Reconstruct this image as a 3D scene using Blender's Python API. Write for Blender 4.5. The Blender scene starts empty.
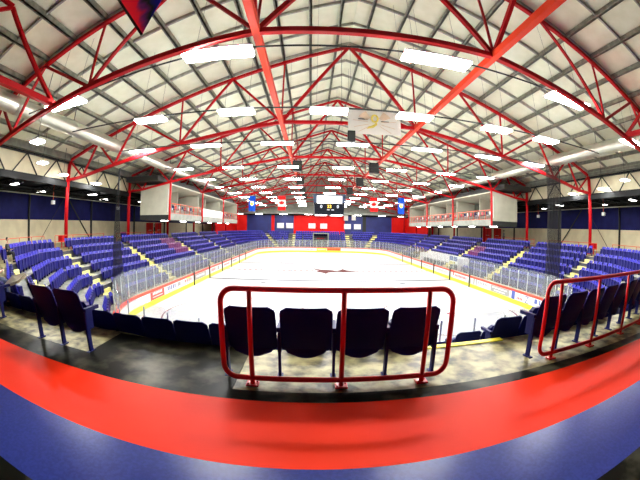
import bpy, bmesh, math, random
from mathutils import Vector, Matrix
random.seed(7)
PI = math.pi
sc = bpy.context.scene
COL = sc.collection

# ------------------------------------------------------------------ camera
# fisheye lens, standing on the concourse behind the last row of the end stand
EYE = Vector((-2.216, 0.0, 1.5))
YAW, PITCH, ROLL = .027, .037, .016
cd = bpy.data.cameras.new('camera')
cam = bpy.data.objects.new('camera', cd); COL.objects.link(cam)
F = Vector((math.sin(YAW)*math.cos(PITCH), math.cos(YAW)*math.cos(PITCH), -math.sin(PITCH)))
R = Vector((math.cos(YAW), -math.sin(YAW), 0)); U = R.cross(F)
R2 = R*math.cos(ROLL)+U*math.sin(ROLL); U2 = -R*math.sin(ROLL)+U*math.cos(ROLL)
M = Matrix.Identity(4)
for i in range(3):
    M[i][0] = R2[i]; M[i][1] = U2[i]; M[i][2] = -F[i]; M[i][3] = EYE[i]
cam.matrix_world = M
cd.type = 'PANO'
cd.panorama_type = 'FISHEYE_EQUISOLID'
cd.sensor_fit = 'HORIZONTAL'
cd.sensor_width = 36.0; cd.sensor_height = 27.0
cd.fisheye_lens = 324.0/640*36
cd.fisheye_fov = math.radians(200)
cd.clip_start = .02; cd.clip_end = 300
sc.camera = cam

# ------------------------------------------------------------------ world, exposure
w = bpy.data.worlds.new('world'); sc.world = w; w.use_nodes = True
w.node_tree.nodes['Background'].inputs[0].default_value = (.9, .95, 1, 1)
w.node_tree.nodes['Background'].inputs[1].default_value = .3
sc.view_settings.view_transform = 'Standard'
sc.view_settings.look = 'None'
sc.view_settings.gamma = 1
sc.view_settings.use_curve_mapping = False
sc.view_settings.exposure = 0.42
LAMP = 92.0
try:
    sc.cycles.use_denoising = True
    sc.cycles.max_bounces = 7; sc.cycles.diffuse_bounces = 4; sc.cycles.glossy_bounces = 3
    sc.cycles.transparent_max_bounces = 12; sc.cycles.sample_clamp_indirect = 8
    sc.cycles.caustics_reflective = False; sc.cycles.caustics_refractive = False
except Exception:
    pass

# ------------------------------------------------------------------ materials
def mat(name, col, rough=.6, metal=0, var=.08, scale=6, bump=0, emit=0, spec=.5, coord='Object'):
    m = bpy.data.materials.new(name); m.use_nodes = True
    nt = m.node_tree; b = nt.nodes['Principled BSDF']
    b.inputs['Roughness'].default_value = rough; b.inputs['Metallic'].default_value = metal
    b.inputs['Specular IOR Level'].default_value = spec
    tc = nt.nodes.new('ShaderNodeTexCoord'); nz = nt.nodes.new('ShaderNodeTexNoise')
    nz.inputs['Scale'].default_value = scale; nz.inputs['Detail'].default_value = 4
    nt.links.new(tc.outputs[coord], nz.inputs['Vector'])
    mx = nt.nodes.new('ShaderNodeMix'); mx.data_type = 'RGBA'
    lo = [max(0, c*(1-var)) for c in col]; hi = [min(1, c*(1+var)) for c in col]
    mx.inputs[6].default_value = (*lo, 1); mx.inputs[7].default_value = (*hi, 1)
    nt.links.new(nz.outputs['Fac'], mx.inputs[0]); nt.links.new(mx.outputs[2], b.inputs['Base Color'])
    if bump:
        bp = nt.nodes.new('ShaderNodeBump'); bp.inputs['Strength'].default_value = bump
        nt.links.new(nz.outputs['Fac'], bp.inputs['Height']); nt.links.new(bp.outputs['Normal'], b.inputs['Normal'])
    if emit:
        b.inputs['Emission Color'].default_value = (*col, 1); b.inputs['Emission Strength'].default_value = emit
    return m
def blotch(name, a, b_, scale, rough=.5, lo=.4, hi=.62, detail=8, bump=0, spec=.5):
    m = mat(name, a, rough, spec=spec); nt = m.node_tree; b = nt.nodes['Principled BSDF']
    nz = [n for n in nt.nodes if n.type == 'TEX_NOISE'][0]; nz.inputs['Scale'].default_value = scale; nz.inputs['Detail'].default_value = detail
    cr = nt.nodes.new('ShaderNodeValToRGB')
    cr.color_ramp.elements[0].position = lo; cr.color_ramp.elements[0].color = (*a, 1)
    cr.color_ramp.elements[1].position = hi; cr.color_ramp.elements[1].color = (*b_, 1)
    nt.links.new(nz.outputs['Fac'], cr.inputs[0]); nt.links.new(cr.outputs[0], b.inputs['Base Color'])
    if bump:
        bp = nt.nodes.new('ShaderNodeBump'); bp.inputs['Strength'].default_value = bump
        nt.links.new(nz.outputs['Fac'], bp.inputs['Height']); nt.links.new(bp.outputs['Normal'], b.inputs['Normal'])
    return m
def glow(name, col, s):
    m = bpy.data.materials.new(name); m.use_nodes = True; nt = m.node_tree
    nt.nodes.remove(nt.nodes['Principled BSDF']); e = nt.nodes.new('ShaderNodeEmission')
    e.inputs[0].default_value = (*col, 1); e.inputs[1].default_value = s
    nt.links.new(e.outputs[0], nt.nodes['Material Output'].inputs[0]); return m
def clear(name, col, body, gloss):
    m = bpy.data.materials.new(name); m.use_nodes = True; nt = m.node_tree
    nt.nodes.remove(nt.nodes['Principled BSDF'])
    t = nt.nodes.new('ShaderNodeBsdfTransparent'); d = nt.nodes.new('ShaderNodeBsdfDiffuse'); g = nt.nodes.new('ShaderNodeBsdfGlossy')
    d.inputs[0].default_value = (*col, 1); g.inputs['Roughness'].default_value = .08
    a = nt.nodes.new('ShaderNodeMixShader'); b = nt.nodes.new('ShaderNodeMixShader')
    a.inputs[0].default_value = body; b.inputs[0].default_value = gloss
    nt.links.new(t.outputs[0], a.inputs[1]); nt.links.new(d.outputs[0], a.inputs[2])
    nt.links.new(a.outputs[0], b.inputs[1]); nt.links.new(g.outputs[0], b.inputs[2])
    nt.links.new(b.outputs[0], nt.nodes['Material Output'].inputs[0]); return m
def netmat(name, col, cell, thick):
    """Knotted mesh: a fine grid of cord with open holes."""
    m = bpy.data.materials.new(name); m.use_nodes = True; nt = m.node_tree
    b = nt.nodes['Principled BSDF']; b.inputs['Base Color'].default_value = (*col, 1); b.inputs['Roughness'].default_value = .9
    tc = nt.nodes.new('ShaderNodeTexCoord'); br = nt.nodes.new('ShaderNodeTexBrick')
    br.offset = 0; br.inputs['Scale'].default_value = 1/cell; br.inputs['Mortar Size'].default_value = thick
    br.inputs['Color1'].default_value = (0, 0, 0, 1); br.inputs['Color2'].default_value = (0, 0, 0, 1); br.inputs['Mortar'].default_value = (1, 1, 1, 1)
    br.inputs['Brick Width'].default_value = 1; br.inputs['Row Height'].default_value = 1
    nt.links.new(tc.outputs['UV'], br.inputs['Vector'])
    t = nt.nodes.new('ShaderNodeBsdfTransparent'); mx = nt.nodes.new('ShaderNodeMixShader')
    nt.links.new(br.outputs['Color'], mx.inputs[0]); nt.links.new(t.outputs[0], mx.inputs[1]); nt.links.new(b.outputs[0], mx.inputs[2])
    nt.links.new(mx.outputs[0], nt.nodes['Material Output'].inputs[0]); return m

RED = mat('red_painted_steel', (.50, .002, .006), .45, var=.12, scale=2, spec=.2)
REDBEAM = mat('red_painted_steel_lit', (.80, .05, .015), .5, var=.1, scale=2, spec=.2)  # roof beam red, with the orange of the lamplight put into the colour
RAILRED = mat('glossy_red_rail_paint', (.85, .004, .008), .3, var=.06, scale=3, spec=.5)
ORANGE = mat('orange_red_rail_paint', (.75, .10, .03), .4)
ROOF = blotch('cream_foil_faced_insulation', (.86, .88, .68), (.94, .96, .77), 1.6, .6, .35, .7, bump=.2, spec=.2)
PURLIN = blotch('galvanised_purlin_steel', (.20, .205, .16), (.31, .315, .25), 3, .5)
BATTEN = blotch('grey_roof_batten', (.30, .30, .26), (.42, .42, .37), 3, .5)
EAVE = blotch('olive_grey_eaves_steel', (.10, .105, .08), (.15, .155, .12), 3, .5)
BLACKST = mat('black_painted_steel', (.009, .010, .010), .5, spec=.2)
DARKGREY = mat('dark_grey_steel', (.035, .038, .035), .5, spec=.2)
GALV = blotch('spiral_duct_galvanised', (.62, .63, .54), (.70, .71, .62), 1.2, .34, spec=.8)
GALV.node_tree.nodes['Principled BSDF'].inputs['Metallic'].default_value = .85
WHITE = mat('white_enamel', (.85, .85, .85), .4)
LAMPM = glow('lamp_diffuser_glow', (1, 1, .985), LAMP)
LAMPLO = glow('low_lamp_diffuser_glow', (1, .98, .94), 16)
ICE = blotch('white_ice', (.53, .545, .545), (.60, .615, .615), .7, .35, .35, .7, spec=.12)
CONC = blotch('worn_yellowish_concrete', (.06, .05, .018), (.43, .38, .18), 4.5, .4, .38, .62, detail=10, spec=.3)
CONCG = blotch('grey_concrete_tread', (.20, .21, .18), (.31, .31, .27), 2.5, .6)
RISER = blotch('shaded_riser', (.035, .037, .05), (.06, .06, .075), 2.5, .6)  # riser colour darkened to carry the shade under the folded seats
STEPY = blotch('pale_yellow_painted_steps', (.62, .57, .18), (.78, .72, .28), 3, .5)
YELLOW = mat('yellow_nosing_paint', (.9, .8, .02), .45)
KICK = mat('yellow_kick_plate', (.95, .92, .03), .35)
BLKFLOOR = blotch('dark_polished_floor', (.006, .006, .004), (.095, .09, .06), 2.2, .3, .46, .68, detail=12, spec=.04)
REDFLOOR = blotch('red_rubber_floor', (.95, .030, .006), (.97, .038, .008), 1.2, .5, spec=.08)
BLUFLOOR = blotch('blue_rubber_floor', (.018, .032, .20), (.026, .042, .25), 40, .28, detail=3, spec=.17)
SEAT = mat('royal_blue_seat_plastic_shaded', (.006, .008, .12), .45, var=.12, scale=3, spec=.12)  # shaded copy of the seat blue, for backs turned from the lamps
SEATLO = mat('royal_blue_seat_plastic_lit', (.020, .017, .34), .36, var=.15, scale=2, spec=.4)  # lit copy of the same seat blue, for the rows facing the lamps
PAN = mat('navy_seat_pan_underside', (.008, .008, .11), .42, var=.15, scale=3, spec=.2)
SEATLEG = mat('dark_blue_seat_steel', (.010, .012, .10), .45, spec=.15)
MAROON = mat('purple_red_seat_plastic', (.12, .008, .10), .45, var=.3)
CREAM = blotch('cream_block_wall', (.68, .61, .40), (.76, .69, .46), 1.2, .6)
BLUEW = blotch('blue_painted_wall', (.006, .007, .075), (.009, .011, .10), 1.0, .6, spec=.15)
BLUEP = blotch('blue_far_wall', (.010, .018, .13), (.014, .026, .18), .6, .5)
REDW = blotch('red_far_wall', (.66, .008, .006), (.72, .012, .008), .6, .6, spec=.15)
GREYW = blotch('grey_green_panel', (.24, .26, .22), (.30, .32, .27), 1.5, .5)
SUITEW = blotch('cream_suite_panel', (.50, .49, .38), (.56, .55, .43), 1.2, .6)
BOARD = mat('white_dasher_board', (.82, .82, .82), .35)
GLASS = clear('rink_glass', (.30, .33, .33), .22, .05)
TRIMG = mat('green_glass_edge', (.35, .55, .45), .3)
ALU = mat('aluminium_stanchion', (.55, .58, .56), .35, metal=.6)
NET = netmat('black_safety_net', (.01, .01, .01), .05, .27)
SKIN = mat('skin', (.55, .32, .22), .5)
HAIR = mat('dark_hair', (.02, .014, .01), .6)
CLOTHD = mat('black_cloth', (.012, .012, .014), .8)
CLOTHR = mat('maroon_cloth', (.22, .02, .03), .8)
JEANS = mat('navy_trouser_cloth', (.02, .03, .08), .8)
PAPER = mat('cream_paper', (.75, .70, .52), .7)
SCREEN = glow('white_screen_light', (1, 1, 1), 3)
DIGIT = glow('amber_digit_light', (1, .62, .08), 2.2)
REDSTR = mat('red_cap_rail', (.85, .06, .03), .4)

# ------------------------------------------------------------------ mesh helpers
class MB:
    def __init__(s): s.v = []; s.f = []; s.m = []; s.uv = None
    def add(s, vs, fs, mi=0):
        o = len(s.v); s.v += [tuple(x) for x in vs]
        for f in fs: s.f.append(tuple(i+o for i in f)); s.m.append(mi)
        return s
    def box(s, x0, x1, y0, y1, z0, z1, mi=0):
        vs = [(x, y, z) for z in (z0, z1) for y in (y0, y1) for x in (x0, x1)]
        return s.add(vs, [(0, 2, 3, 1), (4, 5, 7, 6), (0, 1, 5, 4), (2, 6, 7, 3), (0, 4, 6, 2), (1, 3, 7, 5)], mi)
    def bar(s, p, q, w_, h=None, up=(0, 0, 1), mi=0):
        p = Vector(p); q = Vector(q); h = h or w_; d = (q-p).normalized(); u = Vector(up)
        if abs(d.dot(u)) > .98: u = Vector((0, 1, 0))
        r = d.cross(u).normalized(); u = r.cross(d)
        vs = [e+r*a*w_/2+u*b*h/2 for e in (p, q) for a, b in ((-1, -1), (1, -1), (1, 1), (-1, 1))]
        return s.add(vs, [(3, 2, 1, 0), (4, 5, 6, 7), (0, 1, 5, 4), (1, 2, 6, 5), (2, 3, 7, 6), (3, 0, 4, 7)], mi)
    def tube(s, pts, r, n=10, mi=0, closed=False, rs=None):
        pts = [Vector(p) for p in pts]; N = len(pts); rings = []; prev = None
        for i, p in enumerate(pts):
            if closed: d = (pts[(i+1) % N]-pts[i-1]).normalized()
            else: d = (pts[min(i+1, N-1)]-pts[max(i-1, 0)]).normalized()
            if prev is None:
                a = Vector((0, 0, 1)) if abs(d.z) < .9 else Vector((1, 0, 0)); u = d.cross(a).normalized()
            else: u = (prev-d*prev.dot(d)).normalized()
            prev = u; w2 = d.cross(u); rr = rs[i] if rs else r
            rings.append([p+(u*math.cos(2*PI*k/n)+w2*math.sin(2*PI*k/n))*rr for k in range(n)])
        vs = [v for rg in rings for v in rg]; fs = []
        for i in range(N if closed else N-1):
            j = (i+1) % N
            for k in range(n): fs.append((i*n+k, i*n+(k+1) % n, j*n+(k+1) % n, j*n+k))
        if not closed: fs += [tuple(range(n-1, -1, -1)), tuple((N-1)*n+k for k in range(n))]
        return s.add(vs, fs, mi)
    def prism(s, pts, d, mi=0):
        n = len(pts); d = Vector(d); vs = [Vector(p) for p in pts]+[Vector(p)+d for p in pts]
        return s.add(vs, [tuple(range(n-1, -1, -1)), tuple(range(n, 2*n))]+[(i, (i+1) % n, n+(i+1) % n, n+i) for i in range(n)], mi)
    def ball(s, c, rx, ry, rz, n=12, mi=0):
        vs = []; fs = []; m_ = n//2
        for i in range(m_+1):
            t = PI*i/m_
            for k in range(n): vs.append((c[0]+rx*math.sin(t)*math.cos(2*PI*k/n), c[1]+ry*math.sin(t)*math.sin(2*PI*k/n), c[2]+rz*math.cos(t)))
        for i in range(m_):
            for k in range(n): fs.append((i*n+k, (i+1)*n+k, (i+1)*n+(k+1) % n, i*n+(k+1) % n))
        return s.add(vs, fs, mi)
    def mesh(s, name, mats, origin=(0, 0, 0), smooth=False):
        me = bpy.data.meshes.new(name); o = Vector(origin)
        me.from_pydata([tuple(Vector(v)-o) for v in s.v], [], s.f)
        for m_ in (mats if isinstance(mats, (list, tuple)) else [mats]): me.materials.append(m_)
        me.polygons.foreach_set('material_index', s.m)
        if smooth: me.polygons.foreach_set('use_smooth', [True]*len(s.f))
        me.validate(); me.update()
        bm = bmesh.new(); bm.from_mesh(me); bmesh.ops.remove_doubles(bm, verts=bm.verts, dist=1e-5)
        bmesh.ops.recalc_face_normals(bm, faces=bm.faces); bm.to_mesh(me); bm.free()
        return me
    def build(s, name, mats, parent=None, smooth=False, bevel=0, origin=None):
        """origin: the world point of the root empty (local (0,0,0))"""
        if parent is not None and origin is None: origin = wloc(parent)
        if origin is None: origin = (0, 0, 0)
        ob = bpy.data.objects.new(name, s.mesh(name, mats, origin, smooth)); COL.objects.link(ob)
        if parent is not None: ob.parent = parent
        else: ob.location = origin
        if bevel:
            b = ob.modifiers.new('bevel', 'BEVEL'); b.width = bevel; b.segments = 2; b.limit_method = 'ANGLE'
        return ob
def wloc(o):
    v = Vector((0, 0, 0))
    while o is not None: v += o.location; o = o.parent
    return v
def tag(o, label, cat=None, group=None, kind=None):
    if label: o['label'] = label
    if cat: o['category'] = cat
    if group: o['group'] = group
    if kind: o['kind'] = kind
    return o
def thing(name, loc, label, cat, group=None, rz=0):
    o = bpy.data.objects.new(name, None); COL.objects.link(o); o.location = loc; o.rotation_euler[2] = rz
    o.empty_display_size = .2
    return tag(o, label, cat, group)
def struct(mb, name, m, label=None, smooth=False):
    o = mb.build(name, m, smooth=smooth); o['kind'] = 'structure'
    if label: o['label'] = label
    return o
ORD = ['first', 'second', 'third', 'fourth', 'fifth', 'sixth', 'seventh', 'eighth', 'ninth', 'tenth', 'eleventh', 'twelfth', 'thirteenth',
       'fourteenth', 'fifteenth', 'sixteenth', 'seventeenth', 'eighteenth', 'nineteenth', 'twentieth', 'twenty-first', 'twenty-second', 'twenty-third', 'twenty-fourth', 'twenty-fifth', 'twenty-sixth', 'twenty-seventh', 'twenty-eighth', 'twenty-ninth', 'thirtieth']

# ------------------------------------------------------------------ plan of the bowl
CX, CY0, CY1, ICEZ = 4.3, 17.4, 61.4, -3.75
RISE, TREAD = .46, .86
def ring(r, angs=(0, 22.5, 45, 67.5, 90)):
    """closed loop, anticlockwise from the near-left corner, of the rounded rectangle at radius r"""
    p = []
    for sx, cy, a0 in ((-1, CY0, 180), (1, CY0, 270), (1, CY1, 0), (-1, CY1, 90)):
        for a in angs:
            t = math.radians(a0+a); p.append((sx*CX+r*math.cos(t), cy+r*math.sin(t)))
    return p
SM = tuple(range(0, 91, 6))
def ringstrip(mb, r0, r1, z0, z1, angs=(0, 22.5, 45, 67.5, 90), mi=0):
    a = ring(r0, angs); b = ring(r1, angs); n = len(a)
    vs = [(x, y, z0) for x, y in a]+[(x, y, z1) for x, y in b]
    mb.add(vs, [(i, (i+1) % n, n+(i+1) % n, n+i) for i in range(n)], mi)

# terrace: treads and risers
mb = MB()
for j in range(1, 7):
    rb = 13.65-TREAD*(j-1); rf = max(13.65-TREAD*j, 8.75)
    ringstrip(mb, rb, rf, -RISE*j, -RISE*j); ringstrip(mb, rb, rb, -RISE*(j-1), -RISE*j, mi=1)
ringstrip(mb, 8.75, 8.75, -RISE*6, ICEZ-.1)
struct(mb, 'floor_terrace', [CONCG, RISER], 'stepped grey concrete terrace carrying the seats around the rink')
# concourse slab with the bowl cut out
me = bpy.data.meshes.new('floor'); bm = bmesh.new()
def loop(pts, z):
    vs = [bm.verts.new((x, y, z)) for x, y in pts]
    return [bm.edges.new((vs[i], vs[(i+1) % len(vs)])) for i in range(len(vs))]
ee = loop(ring(13.65), 0)+loop([(-26.4, -9), (26.4, -9), (26.4, 80.4), (-26.4, 80.4)], 0)
bmesh.ops.triangle_fill(bm, use_beauty=True, use_dissolve=False, edges=ee); bm.to_mesh(me); bm.free()
me.materials.append(CONC); fl = bpy.data.objects.new('floor', me); COL.objects.link(fl); fl['kind'] = 'structure'; fl['label'] = 'yellowish worn concrete concourse floor'
for p in me.polygons:
    if p.normal.z < 0: p.flip()
# rubber floor bands behind the last row
struct(MB().box(-26.3, 26.3, -9, .78, .0, .012), 'floor_dark', BLKFLOOR, 'dark polished floor at the back of the concourse')
struct(MB().box(-26.3, 26.3, .78, 1.56, .0, .012), 'floor_blue', BLUFLOOR, 'blue rubber floor band')
struct(MB().box(-26.3, 26.3, 1.56, 2.45, .0, .012), 'floor_red', REDFLOOR, 'bright red rubber floor band')
struct(MB().box(-4.89, 7.5, 2.45, 2.64, .0, .010).box(-12.0, -4.89, 2.45, 2.92, 0, .010).box(-4.89, -2.94, 2.64, 3.75, 0, .010), 'floor_black_bay', BLKFLOOR, 'black floor bay and strip between the seats and the red band')
struct(MB().box(-.86, .46, 3.66, 3.77, -.06, .014), 'trim_1', YELLOW, 'yellow nosing at the head of the aisle')
# aisle stairs
AIS_L, AIS_R = (15.4, 23.8, 34.8, 45.0, 54.6), (16.0, 24.9, 34.8, 45.0, 54.6)
aisles = []     # (point at r=13.65+..., inward direction, half width)
for s, A in ((-1, AIS_L), (1, AIS_R)):
    for y in A: aisles.append((Vector((s*CX, y)), Vector((s, 0)), .6))
for sx, cy, sy, deg in ((-1, CY0, -1, 43), (1, CY0, -1, 43), (-1, CY1, 1, 54), (1, CY1, 1, 54)):
    aisles.append((Vector((sx*CX, cy)), Vector((sx*math.cos(math.radians(deg)), sy*math.sin(math.radians(deg)))), .55))
for x in (-6.6, 6.3): aisles.append((Vector((x, CY1)), Vector((0, 1)), .75))
aisles.append((Vector((-.2, CY0)), Vector((0, -1)), .62))
def inaisle(p, extra=.26, j=0):
    p = Vector(p)
    for i, (c, d, hw) in enumerate(aisles):
        q = p-c; t = q.dot(d)
        if t > 5 and abs(q.x*d.y-q.y*d.x) < hw+extra: return True
    if p.y > 60 and abs(p.x+.1) < 1.75 and j >= 2: return True
    return False
for c, d, hw in aisles:
    mb = MB(); n = Vector((-d.y, d.x)); rr = 1.0
    # the radius at which polygonal rows cross the aisle
    k = math.cos(math.radians(2))
    for j in range(1, 7):
        for h in (0, 1):
            r1 = (13.65-TREAD*(j-1))*k-.43*h; r0 = r1-.43
            if r0 < 8.7: r0 = 8.7
            z1 = -RISE*(j-1)-RISE/2*(h+1)+.012; z0 = z1-RISE/2-.2
            pts = [c+d*r0-n*hw, c+d*r0+n*hw, c+d*(r1+.04)+n*hw, c+d*(r1+.04)-n*hw]
            mb.prism([(p.x, p.y, z0) for p in pts], (0, 0, z1-z0))
    struct(mb, 'floor_aisle_steps', STEPY, 'pale yellow aisle steps through the seats')

# ------------------------------------------------------------------ walls
def wall_side(s, name):
    x = 26.0*s; mb = MB()
    def slab(y0, y1, z0, z1, mi): mb.box(min(x, x+.3*s), max(x, x+.3*s), y0, y1, z0, z1, mi)
    slab(-9, 80.4, 0, 2.15, 0); slab(-9, 80.4, 2.15, 4.3, 1); slab(-9, 80.4, 4.3, 4.9, 2)
    o = struct(mb, name, [CREAM, BLUEW, BLACKST], 'side wall, cream below and dark blue above')
    for i in range(10):
        y = -1+i*9.785
        struct(MB().box(min(x-.22*s, x), max(x-.22*s, x), y-.06, y+.06, 0, 4.6), 'trim_pilaster', DARKGREY)
    struct(MB().bar((x-.1*s, 24.3, 4.2), (x-.1*s, 28.2, .2), .05, .13), 'trim_wall_brace', DARKGREY)
    struct(MB().bar((x-.1*s, 23.6, 4.2), (x-.1*s, 20.0, .2), .03, .04), 'trim_wall_brace', DARKGREY)
wall_side(-1, 'wall_left'); wall_side(1, 'wall_right')
# far wall with its painted bays
mb = MB(); YF = 80.0
cuts = [(-26.3, -23, 0), (-23, -18.4, 1), (-18.4, -12.2, 2), (-12.2, -11.4, 1), (-11.4, -6.6, 2), (-6.6, 6.0, 1), (6.0, 10.5, 2), (10.5, 11.4, 3), (11.4, 18.0, 2), (18.0, 23, 1), (23, 26.3, 0)]
for a, b, k in cuts: mb.box(a, b, YF, YF+.3, 0, 4.5, k)
mb.box(-26.3, 26.3, YF, YF+.3, 4.5, 5.0, 4)
mb.prism([(-21, YF, 5.0), (21, YF, 5.0), (21, YF, 6.6), (0, YF, 14.0), (-21, YF, 6.6)], (0, .3, 0), 5)
struct(mb, 'wall_far', [CREAM, REDW, BLUEP, DARKGREY, BLACKST, GREYW], 'far end wall in red and blue bays under a grey gable')
for s, nm in ((-1, 'wall_far_left'), (1, 'wall_far_right')):
    struct(MB().box(min(s*22, s*22.2), max(s*22, s*22.2), 64.5, 80, 0, 4.5), nm, REDW, 'red return wall at the far corner')
mb = MB(); mb.box(-26.3, 26.3, -9.3, -9, 0, 5); mb.prism([(-21, -9.3, 5), (21, -9.3, 5), (21, -9.3, 6.6), (0, -9.3, 14), (-21, -9.3, 6.6)], (0, .3, 0))
struct(mb, 'wall_near', BLUEW, 'end wall behind the camera')
# low roofs over the side concourses
for s, nm in ((-1, 'ceiling_left_concourse'), (1, 'ceiling_right_concourse')):
    a, b = sorted((s*20.72, s*26.4))
    struct(MB().box(a, b, -9, 80.4, 4.85, 5.0), nm, BLACKST, 'dark low roof over the side concourse')
    for i in range(0, 19):
        y = -1+i*4.89
        m1 = MB()
        m1.box(a, b, y-.08, y+.08, 4.32, 4.42); m1.box(a, b, y-.08, y+.08, 4.72, 4.85)
        for k in range(6):
            x0 = a+k*(b-a)/6; x1 = x0+(b-a)/12; m1.bar((x0, y, 4.4), (x1, y, 4.75), .05); m1.bar((x1, y, 4.75), (x0+(b-a)/6, y, 4.4), .05)
        struct(m1, 'ceiling_joist', BLACKST)
    for q in (21.8, 23.5, 25.2):
        struct(MB().tube([(s*q, -9, 4.22), (s*q, 80, 4.22)], .05, 8), 'trim_pipe', GALV if q > 25 else BLACKST, smooth=True)
# cream upstand wall above the low roof, behind the longitudinal girder
for s, nm in ((-1, 'wall_left_upper'), (1, 'wall_right_upper')):
    a, b = sorted((s*20.85, s*21.0))
    struct(MB().box(a, b, -9, 80.4, 4.7, 7.0), nm, CREAM, 'cream insulated upstand wall under the eaves')

# ------------------------------------------------------------------ roof
HA, WC, SL = 13.46, 20.57, .339
def zc(x): return HA-SL*abs(x)
ZD = .42
for s, nm in ((-1, 'ceiling_left_slope'), (1, 'ceiling_right_slope')):
    struct(MB().prism([(0, -9, HA+ZD), (s*21.3, -9, zc(21.3)+ZD), (s*21.3, -9, zc(21.3)+ZD+.15), (0, -9, HA+ZD+.15)], (0, 89.4, 0)), nm, ROOF, 'cream insulated roof slope')
px = [.83+1.655*k for k in range(12)]+[20.4]
for x in px:
    for s in (-1, 1):
        struct(MB().box(s*x-.05, s*x+.05, -9, 80.3, zc(x)+.12, zc(x)+.38).box(s*x-.12, s*x+.05, -9, 80.3, zc(x)+.12, zc(x)+.15), 'ceiling_purlin', PURLIN, 'grey steel purlin running the length of the roof')
TY = [8.81+9.785*k for k in range(8)]
y = 8.81-9.785*1.75; k = 0
while y < 79:
    for s in (-1, 1):
        struct(MB().bar((0, y, HA+.32), (s*20.9, y, zc(20.9)+.32), .09, .2), 'ceiling_batten', BATTEN, 'thin grey cross strut between purlins')
    y += 9.785/4; k += 1
# fine seams on insulation are in the bump of the material

# ------------------------------------------------------------------ trusses
TOPX = [20.57, 17.6, 14.2, 10.75, 7.42, 4.13]
LOW = [(20.57, 5.0), (18.9, 5.12), (15.8, 5.72), (10.6, 6.7), (4.12, 7.82)]
def truss(k, y):
    pos = 'nearest' if k == 0 else ORD[k]+' nearest'
    t = thing('roof_truss', (0, y, 5.0), f'red steel roof truss spanning the rink, {pos} of the row', 'roof truss', 'red roof trusses across the rink')
    c = .19
    for s in (-1, 1):
        MB().bar((0, y, HA), (s*WC, y, zc(WC)), c, c).build('top_chord', RED, t)
    m1 = MB()
    pts = [(-x, z) for x, z in LOW]+[(x, z) for x, z in reversed(LOW)]
    for a, b in zip(pts, pts[1:]): m1.bar((a[0], y, a[1]), (b[0], y, b[1]), .21, .2)
    m1.build('bottom_chord', RED, t)
    W_ = lambda x: (x, zc(x))
    webs = [(W_(20.57), LOW[1]), (LOW[1], W_(17.6)), (W_(17.6), LOW[2]), (LOW[2], W_(14.2)), (W_(14.2), LOW[3]), (LOW[3], W_(10.75)), (LOW[3], W_(7.42)), (W_(7.42), LOW[4]), (LOW[4], W_(4.13)), (LOW[4], (0, HA))]
    for s in (-1, 1):
        for i, (a, b) in enumerate(webs):
            th = .18 if i in (9,) else (.09 if i in (5, 8) else .13)
            MB().bar((s*a[0], y, a[1]), (s*b[0], y, b[1]), th).build('brace', RED, t)
for k, y in enumerate(TY): truss(k, y)
for k, y in enumerate(TY):
    for s in (-1, 1):
        o = thing('steel_column', (s*WC, y, 0), f'red steel column on the {"left" if s < 0 else "right"} side, {"nearest the camera" if k == 0 else ORD[k]+" from the camera"}', 'column', 'red roof columns')
        MB().tube([(s*WC, y, .02), (s*WC, y, 6.6)], .16, 14).build('shaft', RED, o, smooth=True)
        MB().box(s*WC-.25, s*WC+.25, y-.25, y+.25, 0, .03).build('base_plate', RED, o)
        MB().box(s*WC-.18, s*WC+.18, y-.18, y+.18, 6.5, 6.62).build('cap_plate', RED, o)
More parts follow.
